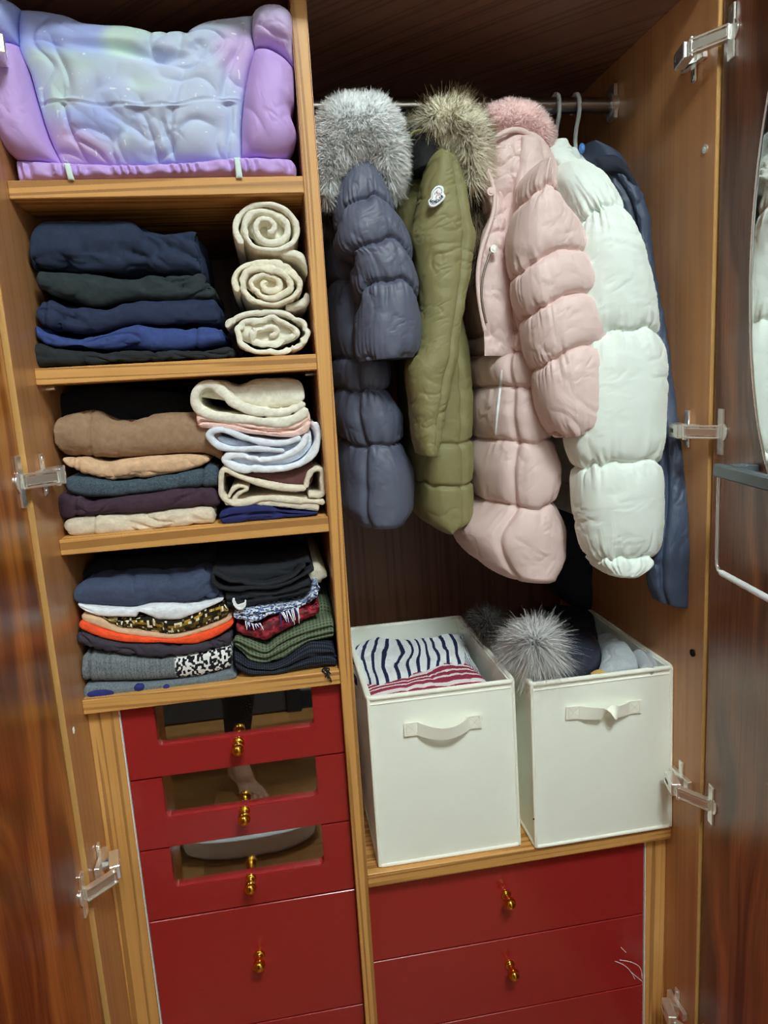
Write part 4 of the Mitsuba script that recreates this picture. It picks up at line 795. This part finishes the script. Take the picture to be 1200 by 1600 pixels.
# ---- pink puffer
K = thing('puffer_coat', 'pale pink quilted puffer coat with pink fur on the hood', 'coat')
part(K, 'sleeve', tube([(828, 266, 848, 266), (812, 288, 862, 300), (802, 320, 874, 322), (796, 360, 898, 350), (793, 405, 913, 385), (797, 440, 920, 412), (802, 470, 934, 440), (812, 504, 938, 478), (819, 545, 944, 515), (829, 585, 945, 552), (838, 625, 950, 600), (848, 660, 949, 640), (858, 682, 944, 658)],
     .005, .058, 270, 190, (2.2, 5, 7, 9), .0045, .006, .0022, .82, 'round', 'cuff', 31, .022, wsc=(24, 24, 18)), 'pink_shell', True)
pk_body = tube([(772, 232, 850, 240), (756, 290, 866, 290), (748, 360, 868, 360), (746, 420, 862, 420), (752, 480, 858, 480), (757, 520, 850, 520), (757, 545, 852, 545), (752, 572, 862, 572), (757, 604, 868, 604), (757, 645, 874, 645), (759, 688, 878, 688), (755, 738, 890, 735), (757, 786, 885, 786), (728, 838, 897, 834), (742, 872, 895, 868), (766, 888, 878, 896)],
     .17, .14, 290, 200, (5, 6.2, 8, 10, 12), .005, .006, .0028, .8, 'round', 'round', 33, .0, yat=.09, vseams=(2.1, .75), wsc=(22, 22, 18)); part(K, 'body', pk_body, 'pink_shell', True)
part(K, 'hood', pillow([(752, 238), (770, 215), (800, 202), (830, 212), (850, 238)], [(756, 335), (790, 330), (830, 300), (872, 330)], [(752, 238), (748, 285), (756, 335)], [(850, 238), (868, 275), (876, 330)], lambda p: aty(p, .085), (0, -1, 0), .045, .05, 90, 90, 2.4, 2, .009, (22, 22, 20), 35), 'pink_shell', True)
part(K, 'hood_edge', sweep(smooth_path(aty([(752, 250), (768, 222), (790, 206), (815, 204), (840, 222)], [.05, .045, .045, .05, .06]), 40), .004, 8), 'pink_shell', True)
part(K, 'placket', pillow([(752, 262), (775, 268)], [(757, 556), (806, 556)], [(752, 262), (760, 300), (766, 330), (752, 370), (746, 420), (748, 470), (756, 520), (757, 556)], [(775, 268), (792, 330), (796, 400), (799, 460), (802, 520), (806, 556)], lambda p: aty(p, .060), (0, -1, 0), .014, .02, 50, 110, 2.5, 2, .007, (30, 30, 26), 36), 'pink_shell', True)
part(K, 'placket_edge', sweep(smooth_path(aty([(762, 265), (772, 300), (770, 335), (757, 375), (747, 425), (749, 470), (758, 518)], .035), 60), .0035, 8), 'pink_shell', True)
part(K, 'zip', sweep(smooth_path(aty([(766, 395), (755, 430), (753, 470), (760, 505)], .030), 40), .0016, 6), 'dark_chrome', True, 'zip')
for px in ((766, 300), (771, 389)):
    c = aty([px], .032)[0]; part(K, 'snap', cat(cyl(c+np.array([0, .004, 0]), c-np.array([0, .003, 0]), .0058, 20), cyl(c-np.array([0, .003, 0]), c-np.array([0, .0045, 0]), .003, 16)), 'pink_shell' if px[1] < 350 else 'chrome', 30, 'round snap')
part(K, 'zip_flap', sweep(onto(pk_body, smooth_path([(784, 578), (781, 610), (777, 645), (774, 680)], 24), -.0012), .0036*np.sin(np.linspace(.5, 2.7, 24)), 8), 'white_tag', True, 'white inner strip at the front opening')
chain = [(aty([q[:2]], .10)[0], q[2]) for q in ((760, 200, .012), (772, 190, .021), (795, 186, .024), (822, 193, .026), (842, 212, .022), (850, 238, .011))]
pb = blob(chain)
part(K, 'fur_base', pb, 'pink_shell', True)
fur_part(K, 'fur_trim', [fur(pb, 16000, .009, .0010, .3, (0, -.15, .1), .35, .6, 41, root=S(232, 200, 198), tip=S(250, 228, 226))], 'pale pink fur trim')

# ---- white puffer
K = thing('puffer_coat', 'white down coat with wide sleeve, between the pink puffer and the navy jacket', 'coat')
wh = tube([(872, 262, 912, 258), (872, 285, 938, 275), (885, 318, 962, 312), (893, 345, 980, 345), (895, 390, 996, 392), (893, 440, 1010, 440), (890, 490, 1022, 490), (888, 534, 1030, 530), (885, 590, 1035, 575), (882, 650, 1033, 640), (884, 690, 1032, 690), (891, 730, 1031, 728), (898, 790, 1029, 790), (904, 835, 1026, 843), (912, 868, 1014, 872), (930, 884, 985, 888)],
     [.06, .04, .02, .01]+[.0]*12, [.03, .04, .05, .055]+[.06]*12, 280, 180, (3, 7, 11, 14.15), .004, .010, .0022, .82, 'round', 'round', 51, .014, wsc=(18, 18, 26)); part(K, 'sleeve', wh, 'white_shell', True)
part(K, 'body', tube([(868, 240, 905, 240), (866, 280, 935, 280), (872, 340, 960, 340), (880, 450, 985, 450), (885, 650, 1000, 650), (890, 760, 1000, 760), (900, 800, 990, 800)], .25, .12, 120, 90, (3, 4, 5), .008, .005, .004, .8, 'round', 'round', 53, yat=.16), 'white_shell', True)
part(K, 'collar', tube([(866, 212, 903, 212), (858, 222, 905, 225), (850, 245, 906, 250), (868, 275, 925, 268), (890, 320, 940, 300)], [.14, .13, .11, .09, .07], .05, 80, 80, wr=.006, seed=55, yat=.08, tdome=.1, wsc=(26, 26, 26)), 'white_shell', True, 'standing collar')

# ---- navy jacket at the right end
K = thing('jacket', 'plain navy jacket hanging at the right end against the side panel', 'jacket')
part(K, 'sleeve', tube([(925, 262, 958, 258), (940, 285, 985, 285), (960, 320, 1003, 318), (975, 370, 1013, 368), (985, 430, 1020, 430), (995, 500, 1033, 500), (1005, 560, 1045, 560), (1010, 640, 1055, 640), (1018, 700, 1064, 700), (1022, 760, 1072, 755), (1018, 815, 1077, 815), (1012, 870, 1077, 870), (1014, 912, 1073, 920), (1022, 934, 1070, 942)],
     [.12, .115, .105, .10, .085, .06, .04, .025, .01, .0, -.01, -.015, -.015, -.015], [.03, .035, .035, .03]+[.028]*10, 200, 100, (), .0, .0, .0045, .85, 'round', 'cuff', 61, wsc=(26, 26, 20), vseams=(2.3,)), 'navy_jacket_shell', True)
part(K, 'body', tube([(905, 232, 925, 232), (910, 260, 975, 250), (930, 300, 990, 290), (950, 400, 1000, 400), (955, 600, 1005, 600), (955, 800, 1005, 800), (960, 880, 1000, 880)], .26, .12, 120, 90, wr=.004, seed=63, yat=.18, ex=.8), 'navy_jacket_shell', True)
part(K, 'collar', pillow([(928, 246), (955, 242), (985, 275), (1003, 318)], [(940, 270), (965, 272), (985, 300), (1000, 330)], [(928, 246), (940, 270)], [(1003, 318), (1000, 330)], lambda p: aty(p, .09), (0, -1, 0), .012, .02, 60, 40, 2.4, 2, .003, (30, 30, 30), 64), 'dark_coat', True, 'dark collar')
K = thing('long_coat', 'very dark navy long coat hanging at the back below the pink and white coats', 'coat')
part(K, 'body', tube([(850, 300, 960, 300), (850, 500, 985, 500), (860, 700, 1000, 700), (866, 850, 1005, 860), (870, 920, 1005, 925), (885, 938, 990, 944)], .37, .07, 140, 100, wr=.005, seed=65, yat=.33, ex=.75), 'dark_coat', True)

# ================================================================ storage boxes on the counter
def storage_box(x0, x1, y0, y1, z0, z1, lean, label):
    t_ = thing('storage_box', label, 'box')
    w = .006
    def shift(m, k=1):
        f = np.clip((m.vertices[:, 2]-z0)/(z1-z0), 0, 1); m.vertices[:, 1] += lean*f; return m
    def panel(a, b_, axis, pos, bul):
        n_ = 40; s_, q = np.meshgrid(np.linspace(0, 1, n_), np.linspace(0, 1, n_), indexing='ij')
        prof = bul*np.sin(np.pi*s_)*np.sin(np.pi*q)+.0008*(meshkit.fbm(np.dstack([s_*5+pos*40, q*5, s_*0]), 3, 3)-.5)
        A = np.zeros((n_, n_, 3)); A[:, :, 2] = z0+.002+q*(z1-z0-.002); A[:, :, 1-axis if axis < 2 else 0] = a+s_*(b_-a); A[:, :, axis] = pos+prof
        B = A.copy(); sg = w if bul <= 0 else -w
        B[:, :, axis] += sg
        v = np.vstack([A.reshape(-1, 3), B.reshape(-1, 3)]); f = grid_faces(n_, n_, False); f = np.vstack([f, f[:, ::-1]+n_*n_])
        e = np.r_[np.arange(n_), np.arange(1, n_)*n_+n_-1, (n_-1)*n_+np.arange(n_-2, -1, -1), np.arange(n_-2, 0, -1)*n_]; k = np.roll(e, -1)
        f = np.vstack([f, np.c_[e, e+n_*n_, k], np.c_[k, e+n_*n_, k+n_*n_]])
        return shift(orient(v, f))
    part(t_, 'side', panel(x0, x1, 1, y0, -.004), 'canvas', 60); part(t_, 'side', panel(x0, x1, 1, y1, .002), 'canvas', 60)
    part(t_, 'side', panel(y0, y1, 0, x0, -.002), 'canvas', 60); part(t_, 'side', panel(y0, y1, 0, x1, .002), 'canvas', 60)
    part(t_, 'base', box(x0+.002, x1-.002, y0+.002, y1-.002, z0+.0005, z0+.004), 'canvas', False)
    def loop(z, r, fl=1.):
        c_ = .006; pts = []
        for cx, cy, a in ((x0+c_, y0+c_, math.pi), (x1-c_, y0+c_, 1.5*math.pi), (x1-c_, y1-c_, 0), (x0+c_, y1-c_, .5*math.pi)):
            pts += [(cx+(c_)*math.cos(a+k), cy+(c_)*math.sin(a+k), z) for k in np.linspace(0, math.pi/2, 6)]
        out = []
        for i in range(len(pts)):
            p_, q_ = np.array(pts[i]), np.array(pts[(i+1) % len(pts)]); k = max(1, int(np.linalg.norm(q_-p_)/.01))
            out += [p_+(q_-p_)*j/k for j in range(k)]
        return shift(sweep(np.array(out), r, 8, True, fl))
    part(t_, 'rim', loop(z1, .0042), 'canvas_trim', True, 'cream piped rim'); part(t_, 'rim_hem', loop(z1-.0105, .0016), 'canvas_trim', True); part(t_, 'base_piping', loop(z0+.0032, .0032), 'canvas_trim', True)
    for cx, cy in ((x0, y0), (x1, y0), (x0, y1), (x1, y1)):
        part(t_, 'corner_piping', shift(sweep([(cx, cy, z) for z in np.linspace(z0+.003, z1, 16)], .0028, 8)), 'canvas_trim', True)
    return t_
LB = (.0425, .2815, .012, .345); RB = (.3055, .5475, -.002, .300)
LBt = storage_box(*LB, CT+.0003, .787, .012, 'cream fabric storage box holding striped shirts, beside the partition')
RBt = storage_box(*RB, CT+.0003, .787, .004, 'cream fabric storage box holding hats and a grey sweatshirt, by the right side panel')
def handle(t_, a, b_, y, twist, sag):
    """strap between two stitched patches; a, b_ its ends in the photograph"""
    A, B = aty([a], y)[0], aty([b_], y)[0]; ax = B-A; L = np.linalg.norm(ax); ax /= L; up = np.array([0, 0, 1.]); up -= ax*(up@ax); up /= np.linalg.norm(up); nf = np.array([0, -1., 0]); hw = .0115
    for e0, e1 in ((0, .026), (L-.026, L)):
        part(t_, 'handle_patch', obox(A+ax*(e0+e1)/2+nf*.0012, ax*(e1-e0)/2, up*hw, nf*.0009, .0003), 'canvas_trim', False)
        k0, k1 = e0+.004, e1-.004
        for q in (((k0, -.8), (k1, -.8)), ((k0, .8), (k1, .8)), ((k0, -.8), (k1, .8)), ((k0, .8), (k1, -.8)), ((k0, -.8), (k0, .8)), ((k1, -.8), (k1, .8))):
            part(t_, 'stitching', sweep([A+ax*q[0][0]+up*hw*q[0][1]+nf*.0021, A+ax*q[1][0]+up*hw*q[1][1]+nf*.0021], .0003, 5), 'sand', True)
    n_ = 60; s_ = np.linspace(0, 1, n_); R_ = []
    for s in s_:
        c_ = A+ax*(.022+s*(L-.044))+nf*(.002+.02*math.sin(math.pi*s)**.8*(1-.3*twist))+up*(sag*math.sin(math.pi*s)*(.3 if twist else 1))
        ang = twist*math.pi*float(np.clip((s-.35)/.4, 0, 1)**2*(3-2*np.clip((s-.35)/.4, 0, 1)))+(.25*math.sin(math.pi*s))
        u_ = up*math.cos(ang)+nf*math.sin(ang); v_ = np.cross(ax, u_)
        R_.append([c_+u_*hw*p_+v_*.0007*q_ for p_, q_ in ((-1, -.6), (-.9, -1), (.9, -1), (1, -.6), (1, .6), (.9, 1), (-.9, 1), (-1, .6))])
    part(t_, 'handle', rings(np.array(R_)), 'canvas_trim', 50, 'webbing handle')
handle(LBt, (631, 1140), (753, 1126), LB[2]+.004, 0, -.004); handle(RBt, (884, 1114), (1002, 1103), RB[2]-.001, 1, .003)
part(RBt, 'stain', ell(aty([(834, 1280)], RB[2]-.003)[0], (.0015, .001, .0018), 2), 'screw_dark', True, 'tiny dark spot')
def crumple(m, seed):
    for _ in range(4): m = m.subdivide()
    m.merge_vertices(); m.vertices = m.vertices+m.vertex_normals*(wrinkle(m.vertices, .012, (18, 18, 18), seed)[:, None]-.004); return m
# contents of the left box
ZL = .768
def heap(p, z): return atz(p, z)
o_ = pillow(Z8([(90, 470), (250, 470), (450, 420), (640, 360), (800, 330)]), Z8([(120, 580), (300, 570), (500, 545), (700, 510), (960, 470)]), Z8([(90, 470), (120, 580)]), Z8([(800, 330), (860, 380), (960, 470)]), lambda p: heap(p, ZL-.014), (0, 0, 1), .022, .06, 110, 60, 3, 2, .004, (24, 24, 24), 90, uvs=True)
uv_ = o_[1][:, ::-1].copy(); uv_[:, 0] = uv_[:, 0]*.8+uv_[:, 1]*.10
solo('striped_shirt', o_[0], 'red_stripe', 'dark red and white striped shirt in the front of the left storage box', 'shirt', True, uv=uv_)
o_ = pillow(Z8([(45, 240), (130, 200), (200, 178), (330, 195), (460, 200), (560, 195), (650, 160), (730, 152)]), Z8([(58, 430), (150, 470), (250, 498), (292, 490), (400, 472), (520, 432), (640, 385), (790, 345)]), Z8([(45, 240), (35, 340), (58, 430)]), Z8([(730, 152), (770, 160), (802, 250), (800, 300), (790, 345)]), lambda p: heap(p, ZL-.002), (0, 0, 1), .022, .06, 150, 100, 3, 2.2, .0075, (26, 26, 26), 91, uvs=True)
solo('striped_shirt', o_[0], 'navy_stripe', 'white shirt with navy stripes lying on top in the left storage box', 'shirt', True, uv=o_[1])
o_ = pillow(Z8([(700, 210), (765, 150), (800, 215)]), Z8([(800, 345), (870, 400), (925, 440)]), Z8([(700, 210), (740, 290), (800, 345)]), Z8([(800, 215), (850, 350), (925, 440)]), lambda p: heap(p, ZL-.016), (0, 0, 1), .02, .04, 60, 60, 2.5, 2, .006, (40, 40, 40), 92, uvs=True)
uv_ = o_[1]*.8
solo('striped_shirt', o_[0], 'navy_stripe', 'rolled navy striped garment tucked along the right side of the left storage box', 'shirt', True, uv=uv_)
solo('folded_garment', crumple(box(LB[0]+.02, LB[1]-.02, LB[2]+.035, LB[3]-.02, CT+.018, ZL-.04, .02), 120), 'pale_blue', 'pale clothes filling the left storage box under the striped shirts', 'garment', True)
# contents of the right box
ZR = .778
solo('folded_garment', crumple(box(RB[0]+.02, RB[1]-.02, RB[2]+.03, RB[3]-.02, CT+.018, ZR-.045, .02), 121), 'dark_coat', 'dark clothes filling the right storage box under the hats', 'garment', True)
def lump(k, px4, z, up, mat, label, cat_, seed, wr=.006, back=.05, **kw):
    return solo(k, pillow(*px4, lambda p: atz(p, z), (0, -.25, 1), up, back, 80, 60, 2.4, 2, wr, (26, 26, 26), seed), mat, label, cat_, True)
Z9 = Z(3.529, 720, 930)
lump('black_sweater', (Z9([(380, 130), (520, 85), (640, 90), (735, 118)]), Z9([(420, 290), (560, 270), (650, 250), (760, 250)]), Z9([(380, 130), (400, 200), (420, 290)]), Z9([(735, 118), (745, 190), (760, 250)])), ZR, .035, 'near_black', 'black garment at the back of the right storage box', 'garment', 93)
lump('knit_hat', (Z9([(430, 300), (560, 250), (660, 215), (720, 240)]), Z9([(440, 465), (560, 462), (640, 450), (720, 425)]), Z9([(430, 300), (425, 400), (440, 465)]), Z9([(720, 240), (768, 300), (770, 360), (720, 425)])), ZR, .030, 'beanie_navy', 'shiny navy padded hat under the grey fur pompom', 'hat', 94, .006)
lump('sweatshirt', (Z9([(765, 290), (830, 270), (880, 275), (930, 320)]), Z9([(745, 435), (850, 440), (940, 425), (1000, 415)]), Z9([(765, 290), (775, 340), (745, 435)]), Z9([(930, 320), (965, 370), (1000, 415)])), ZR, .024, 'sweat_grey', 'light grey sweatshirt in the right storage box', 'sweatshirt', 95, .005)
lump('sweatshirt', (Z9([(740, 225), (790, 220), (850, 240), (880, 268)]), Z9([(755, 285), (800, 290), (850, 280), (885, 285)]), Z9([(740, 225), (755, 285)]), Z9([(880, 268), (885, 285)])), ZR-.004, .014, 'sweat_grey', 'dull grey garment behind the light grey sweatshirt', 'sweatshirt', 96, .006)
t_ = thing('rolled_garment', 'small grey rolled garment by the right rim of the right storage box', 'garment')
A_, B_ = atz(Z9([(980, 330), (1030, 415)]), ZR+.008)
part(t_, 'cloth_roll', sweep(smooth_path([A_, (A_+B_)/2+np.array([0, 0, .002]), B_], 24), .011, 18), 'sweat_grey', True)
part(t_, 'cloth_roll', sweep(smooth_path([A_+np.array([.016, 0, -.004]), B_+np.array([.016, .004, -.004])], 24), .008, 16), 'sweat_grey', True)
lump('straw_hat', (Z9([(715, 430), (760, 415), (800, 432)]), Z9([(715, 452), (760, 452), (800, 446)]), Z9([(715, 430), (715, 452)]), Z9([(800, 432), (800, 446)])), ZR+.004, .006, 'straw', 'sliver of yellow straw beside the navy padded hat', 'hat', 97, .002)
def pompom(px, y, r_, ln, n_, label, root, tip, seed):
    t_ = thing('fur_pompom', label, 'pompom'); c_ = aty([px], y)[0]
    part(t_, 'core', ell(c_, (r_, r_, r_*.9), 3), 'hood_black', True)
    fur_part(t_, 'fur', [fur(ell(c_, (r_, r_, r_*.9), 3), n_, ln, .0010, .45, (0, -.1, .05), .5, .9, seed, root=root, tip=tip)])
pompom((836, 1008), .06, .015, .056, 6500, 'large silvery grey fur pompom at the front of the right storage box', S(140, 136, 136), S(240, 240, 240), 101)
pompom((762, 972), .17, .013, .034, 3600, 'dark grey-brown fur pompom behind the silvery one', S(30, 27, 27), S(96, 90, 88), 102)

# ================================================================ behind the camera, mirrored in the drawer panes
t_ = thing('wash_basin', 'white oval basin on the floor mirrored in the third drawer pane', 'basin')
prof = [(.0, .0), (.86, .0), (.95, .012), (.985, .05), (1.0, .062), (1.03, .064), (1.03, .067), (.99, .067), (.955, .05), (.92, .016), (.84, .006), (.0, .006)]
th_ = np.linspace(0, 2*math.pi, 64, endpoint=False)
sq = np.abs(np.cos(th_))**1.0, np.sin(th_)
R_ = np.array([np.c_[-.24+max(a, .01)*.205*np.sign(np.cos(th_))*np.abs(np.cos(th_))**.8, -.895+max(a, .01)*.095*np.sign(np.sin(th_))*np.abs(np.sin(th_))**.8, np.full(64, FLOOR+z_)] for a, z_ in prof])
part(t_, 'bowl', rings(R_[:8]) if False else rings(R_), 'white_plastic', 40)
def skin(bones, step=.012, it=14):
    man = m3.Manifold()
    for a, ra, b_, rb in bones:
        man += m3.Manifold.batch_hull([m3.Manifold.sphere(ra, 24).translate(list(map(float, a))), m3.Manifold.sphere(rb, 24).translate(list(map(float, b_)))])
    g = man.refine_to_length(step).to_mesh(); t = trimesh.Trimesh(g.vert_properties[:, :3], g.tri_verts); trimesh.smoothing.filter_taubin(t, iterations=it); return t
def chainb(pts): return [(a, ra, b_, rb) for (a, ra), (b_, rb) in zip(pts[:-1], pts[1:])]
scene['skin'] = tw({'type': 'principled', 'base_color': rgb(S(206, 160, 134)), 'roughness': .55}); 
def lace(p, n, uv):
    a = (p.x+p.z)*95; b = (p.x-p.z+p.y)*95; k = dr.abs(a-dr.floor(a)-.5)*dr.abs(b-dr.floor(b)-.5)*4
    return mix(S(20, 18, 20), S(96, 90, 88), smoothstep(.35, .6, k))
cloth('leggings', mikit.proc(lace)); cloth('tee', S(120, 124, 132)); matte('hair', rgb(S(34, 26, 22)))
F0 = FLOOR
PX, PY = -.13, -1.30
hipL, hipR = np.array([PX-.09, PY, F0+.84]), np.array([PX+.09, PY, F0+.84])
kneeL, kneeR = np.array([-.25, -1.22, F0+.46]), np.array([.05, -1.27, F0+.46])
ankL, ankR = np.array([-.285, -1.215, F0+.085]), np.array([.07, -1.30, F0+.085])
def leg(hip, knee, ank, toe, s=1.):
    calf = ank+(knee-ank)*.68+np.array([0, -.012, 0])
    b_ = chainb([(hip, .088+s-1), (hip+(knee-hip)*.5, .07+s-1), (knee, .052+s-1), (calf, .052+s-1), (ank+(knee-ank)*.3, .038+s-1)])
    b_ += chainb([(ank+(knee-ank)*.3, .038+s-1), (ank+np.array([0, 0, .02]), .031+s-1)])
    return b_
def foot(ank, toe):
    d = toe-ank; d[2] = 0; d /= np.linalg.norm(d); n_ = np.array([-d[1], d[0], 0]); z0 = F0
    heel = ank-d*.035; heel = np.array([heel[0], heel[1], z0+.028]); ball = ank+d*.11; b_ = [(ank, .031, heel, .026), (ank, .030, ank+d*.06+np.array([0, 0, -.035]), .028)]
    for k in (-1, 0, 1): b_.append((np.r_[(ank+d*.05)[:2], z0+.03], .027, np.r_[(ball+n_*.024*k)[:2], z0+.018], .016))
    b_.append((heel, .024, np.r_[(ball)[:2], z0+.02], .019))
    for i_, (k, ln_, r_) in enumerate(((-1.5, .036, .011), (-.75, .04, .008), (0, .038, .0075), (.7, .033, .007), (1.35, .026, .0065))):
        a_ = ball+n_*.021*k; b_.append((np.r_[a_[:2], z0+.016], r_*1.1, np.r_[(a_+d*ln_)[:2], z0+r_], r_))
    return b_
toeL, toeR = np.array([-.215, -1.06, F0]), np.array([.12, -1.14, F0])
chest, neck, head = np.array([PX, PY+.02, F0+1.16]), np.array([PX, PY+.03, F0+1.33]), np.array([PX+.02, PY+.06, F0+1.46])
shL, shR = np.array([PX-.17, PY+.02, F0+1.26]), np.array([PX+.17, PY+.02, F0+1.26])
elL, elR = np.array([PX-.20, PY+.09, F0+1.02]), np.array([PX+.22, PY+.09, F0+1.02])
haL, haR = np.array([-.155, -1.075, 1.225]), np.array([.015, -1.075, 1.225])
bones = leg(hipL, kneeL, ankL, toeL)+leg(hipR, kneeR, ankR, toeR)+foot(ankL, toeL)+foot(ankR, toeR)
bones += [(hipL, .095, hipR, .095), ((hipL+hipR)/2, .10, np.array([PX, PY+.01, F0+1.0]), .095), (np.array([PX-.05, PY+.01, F0+1.0]), .085, chest-np.array([.06, 0, 0]), .095), (np.array([PX+.05, PY+.01, F0+1.0]), .085, chest+np.array([.06, 0, 0]), .095), (chest, .10, neck, .05), (shL, .05, shR, .05), (neck, .048, head-np.array([0, .0, .03]), .052), (head+np.array([0, -.015, .03]), .088, head+np.array([0, .02, -.05]), .06), (head+np.array([0, .02, -.05]), .055, head+np.array([0, .045, -.085]), .03),
          (head+np.array([0, .09, -.012]), .009, head+np.array([0, .107, -.035]), .011), (head+np.array([-.022, .085, -.07]), .006, head+np.array([.022, .085, -.07]), .006)]
for sgn in (-1, 1): bones += [(head+np.array([sgn*.088, 0, .0]), .012, head+np.array([sgn*.088, .0, -.03]), .010)]
for sh_, el_, ha_, sg in ((shL, elL, haL, 1), (shR, elR, haR, -1)):
    bones += chainb([(sh_, .048), (el_, .036), (ha_-np.array([0, .03, .04]), .026), (ha_, .024)])
    bones += [(ha_, .022, ha_+np.array([sg*.012, .005, .045]), .018), (ha_, .022, ha_+np.array([-sg*.01, .0, .045]), .018)]
    for k in range(4):
        a_ = ha_+np.array([-sg*.012, -.004, .012+.018*k]); l_ = (.8, 1., .95, .75)[k]
        bones += [(a_, .0095, a_+np.array([-sg*.012, -.012, .004]), .009), (a_+np.array([-sg*.012, -.012, .004]), .009, a_+np.array([sg*.008, -.02, .004])+np.array([sg*.012*l_, 0, 0]), .008)]
    bones += [(ha_+np.array([sg*.005, .008, .01]), .012, ha_+np.array([sg*.02, .010, .035]), .010), (ha_+np.array([sg*.02, .010, .035]), .010, ha_+np.array([sg*.022, .008, .06]), .0085)]
P_ = thing('person', 'person in patterned leggings, barefoot, mirrored in the drawer panes', 'person')
part(P_, 'body', skin(bones, .011), 'skin', True)
lg = leg(hipL, kneeL, ankL, toeL, 1.006)+leg(hipR, kneeR, ankR, toeR, 1.006)+[(hipL, .101, hipR, .101), ((hipL+hipR)/2, .107, np.array([PX, PY+.01, F0+.96]), .1)]
part(P_, 'leggings', skin(lg, .012), 'leggings', True, 'dark patterned leggings')
tp_ = [((hipL+hipR)/2+np.array([0, 0, .06]), .116, np.array([PX, PY+.01, F0+1.0]), .11), (np.array([PX-.05, PY+.01, F0+1.0]), .098, chest-np.array([.06, 0, 0]), .107), (np.array([PX+.05, PY+.01, F0+1.0]), .098, chest+np.array([.06, 0, 0]), .107), (chest, .108, neck-np.array([0, 0, .05]), .058), (shL, .06, shR, .06)]+[(a_, .059, a_+(b_-a_)*.55, .052) for a_, b_ in ((shL, elL), (shR, elR))]
part(P_, 'shirt', skin(tp_, .012), 'tee', True, 'grey t-shirt')
part(P_, 'hair', skin([(head+np.array([0, -.03, .045]), .092, head+np.array([0, -.05, -.02]), .082), (head+np.array([0, -.06, -.02]), .078, head+np.array([0, -.085, -.16]), .05)], .012), 'hair', True, 'dark hair')
for sgn in (-1, 1): part(P_, 'eye', ell(head+np.array([sgn*.032, .078, .0]), (.011, .008, .007), 2), 'hair', True)
t_ = thing('phone', 'dark phone held up by the person behind the camera', 'phone')
part(t_, 'case', box(-.145, .006, -1.062, -1.053, 1.205, 1.28, .003), 'dark_plastic', False)
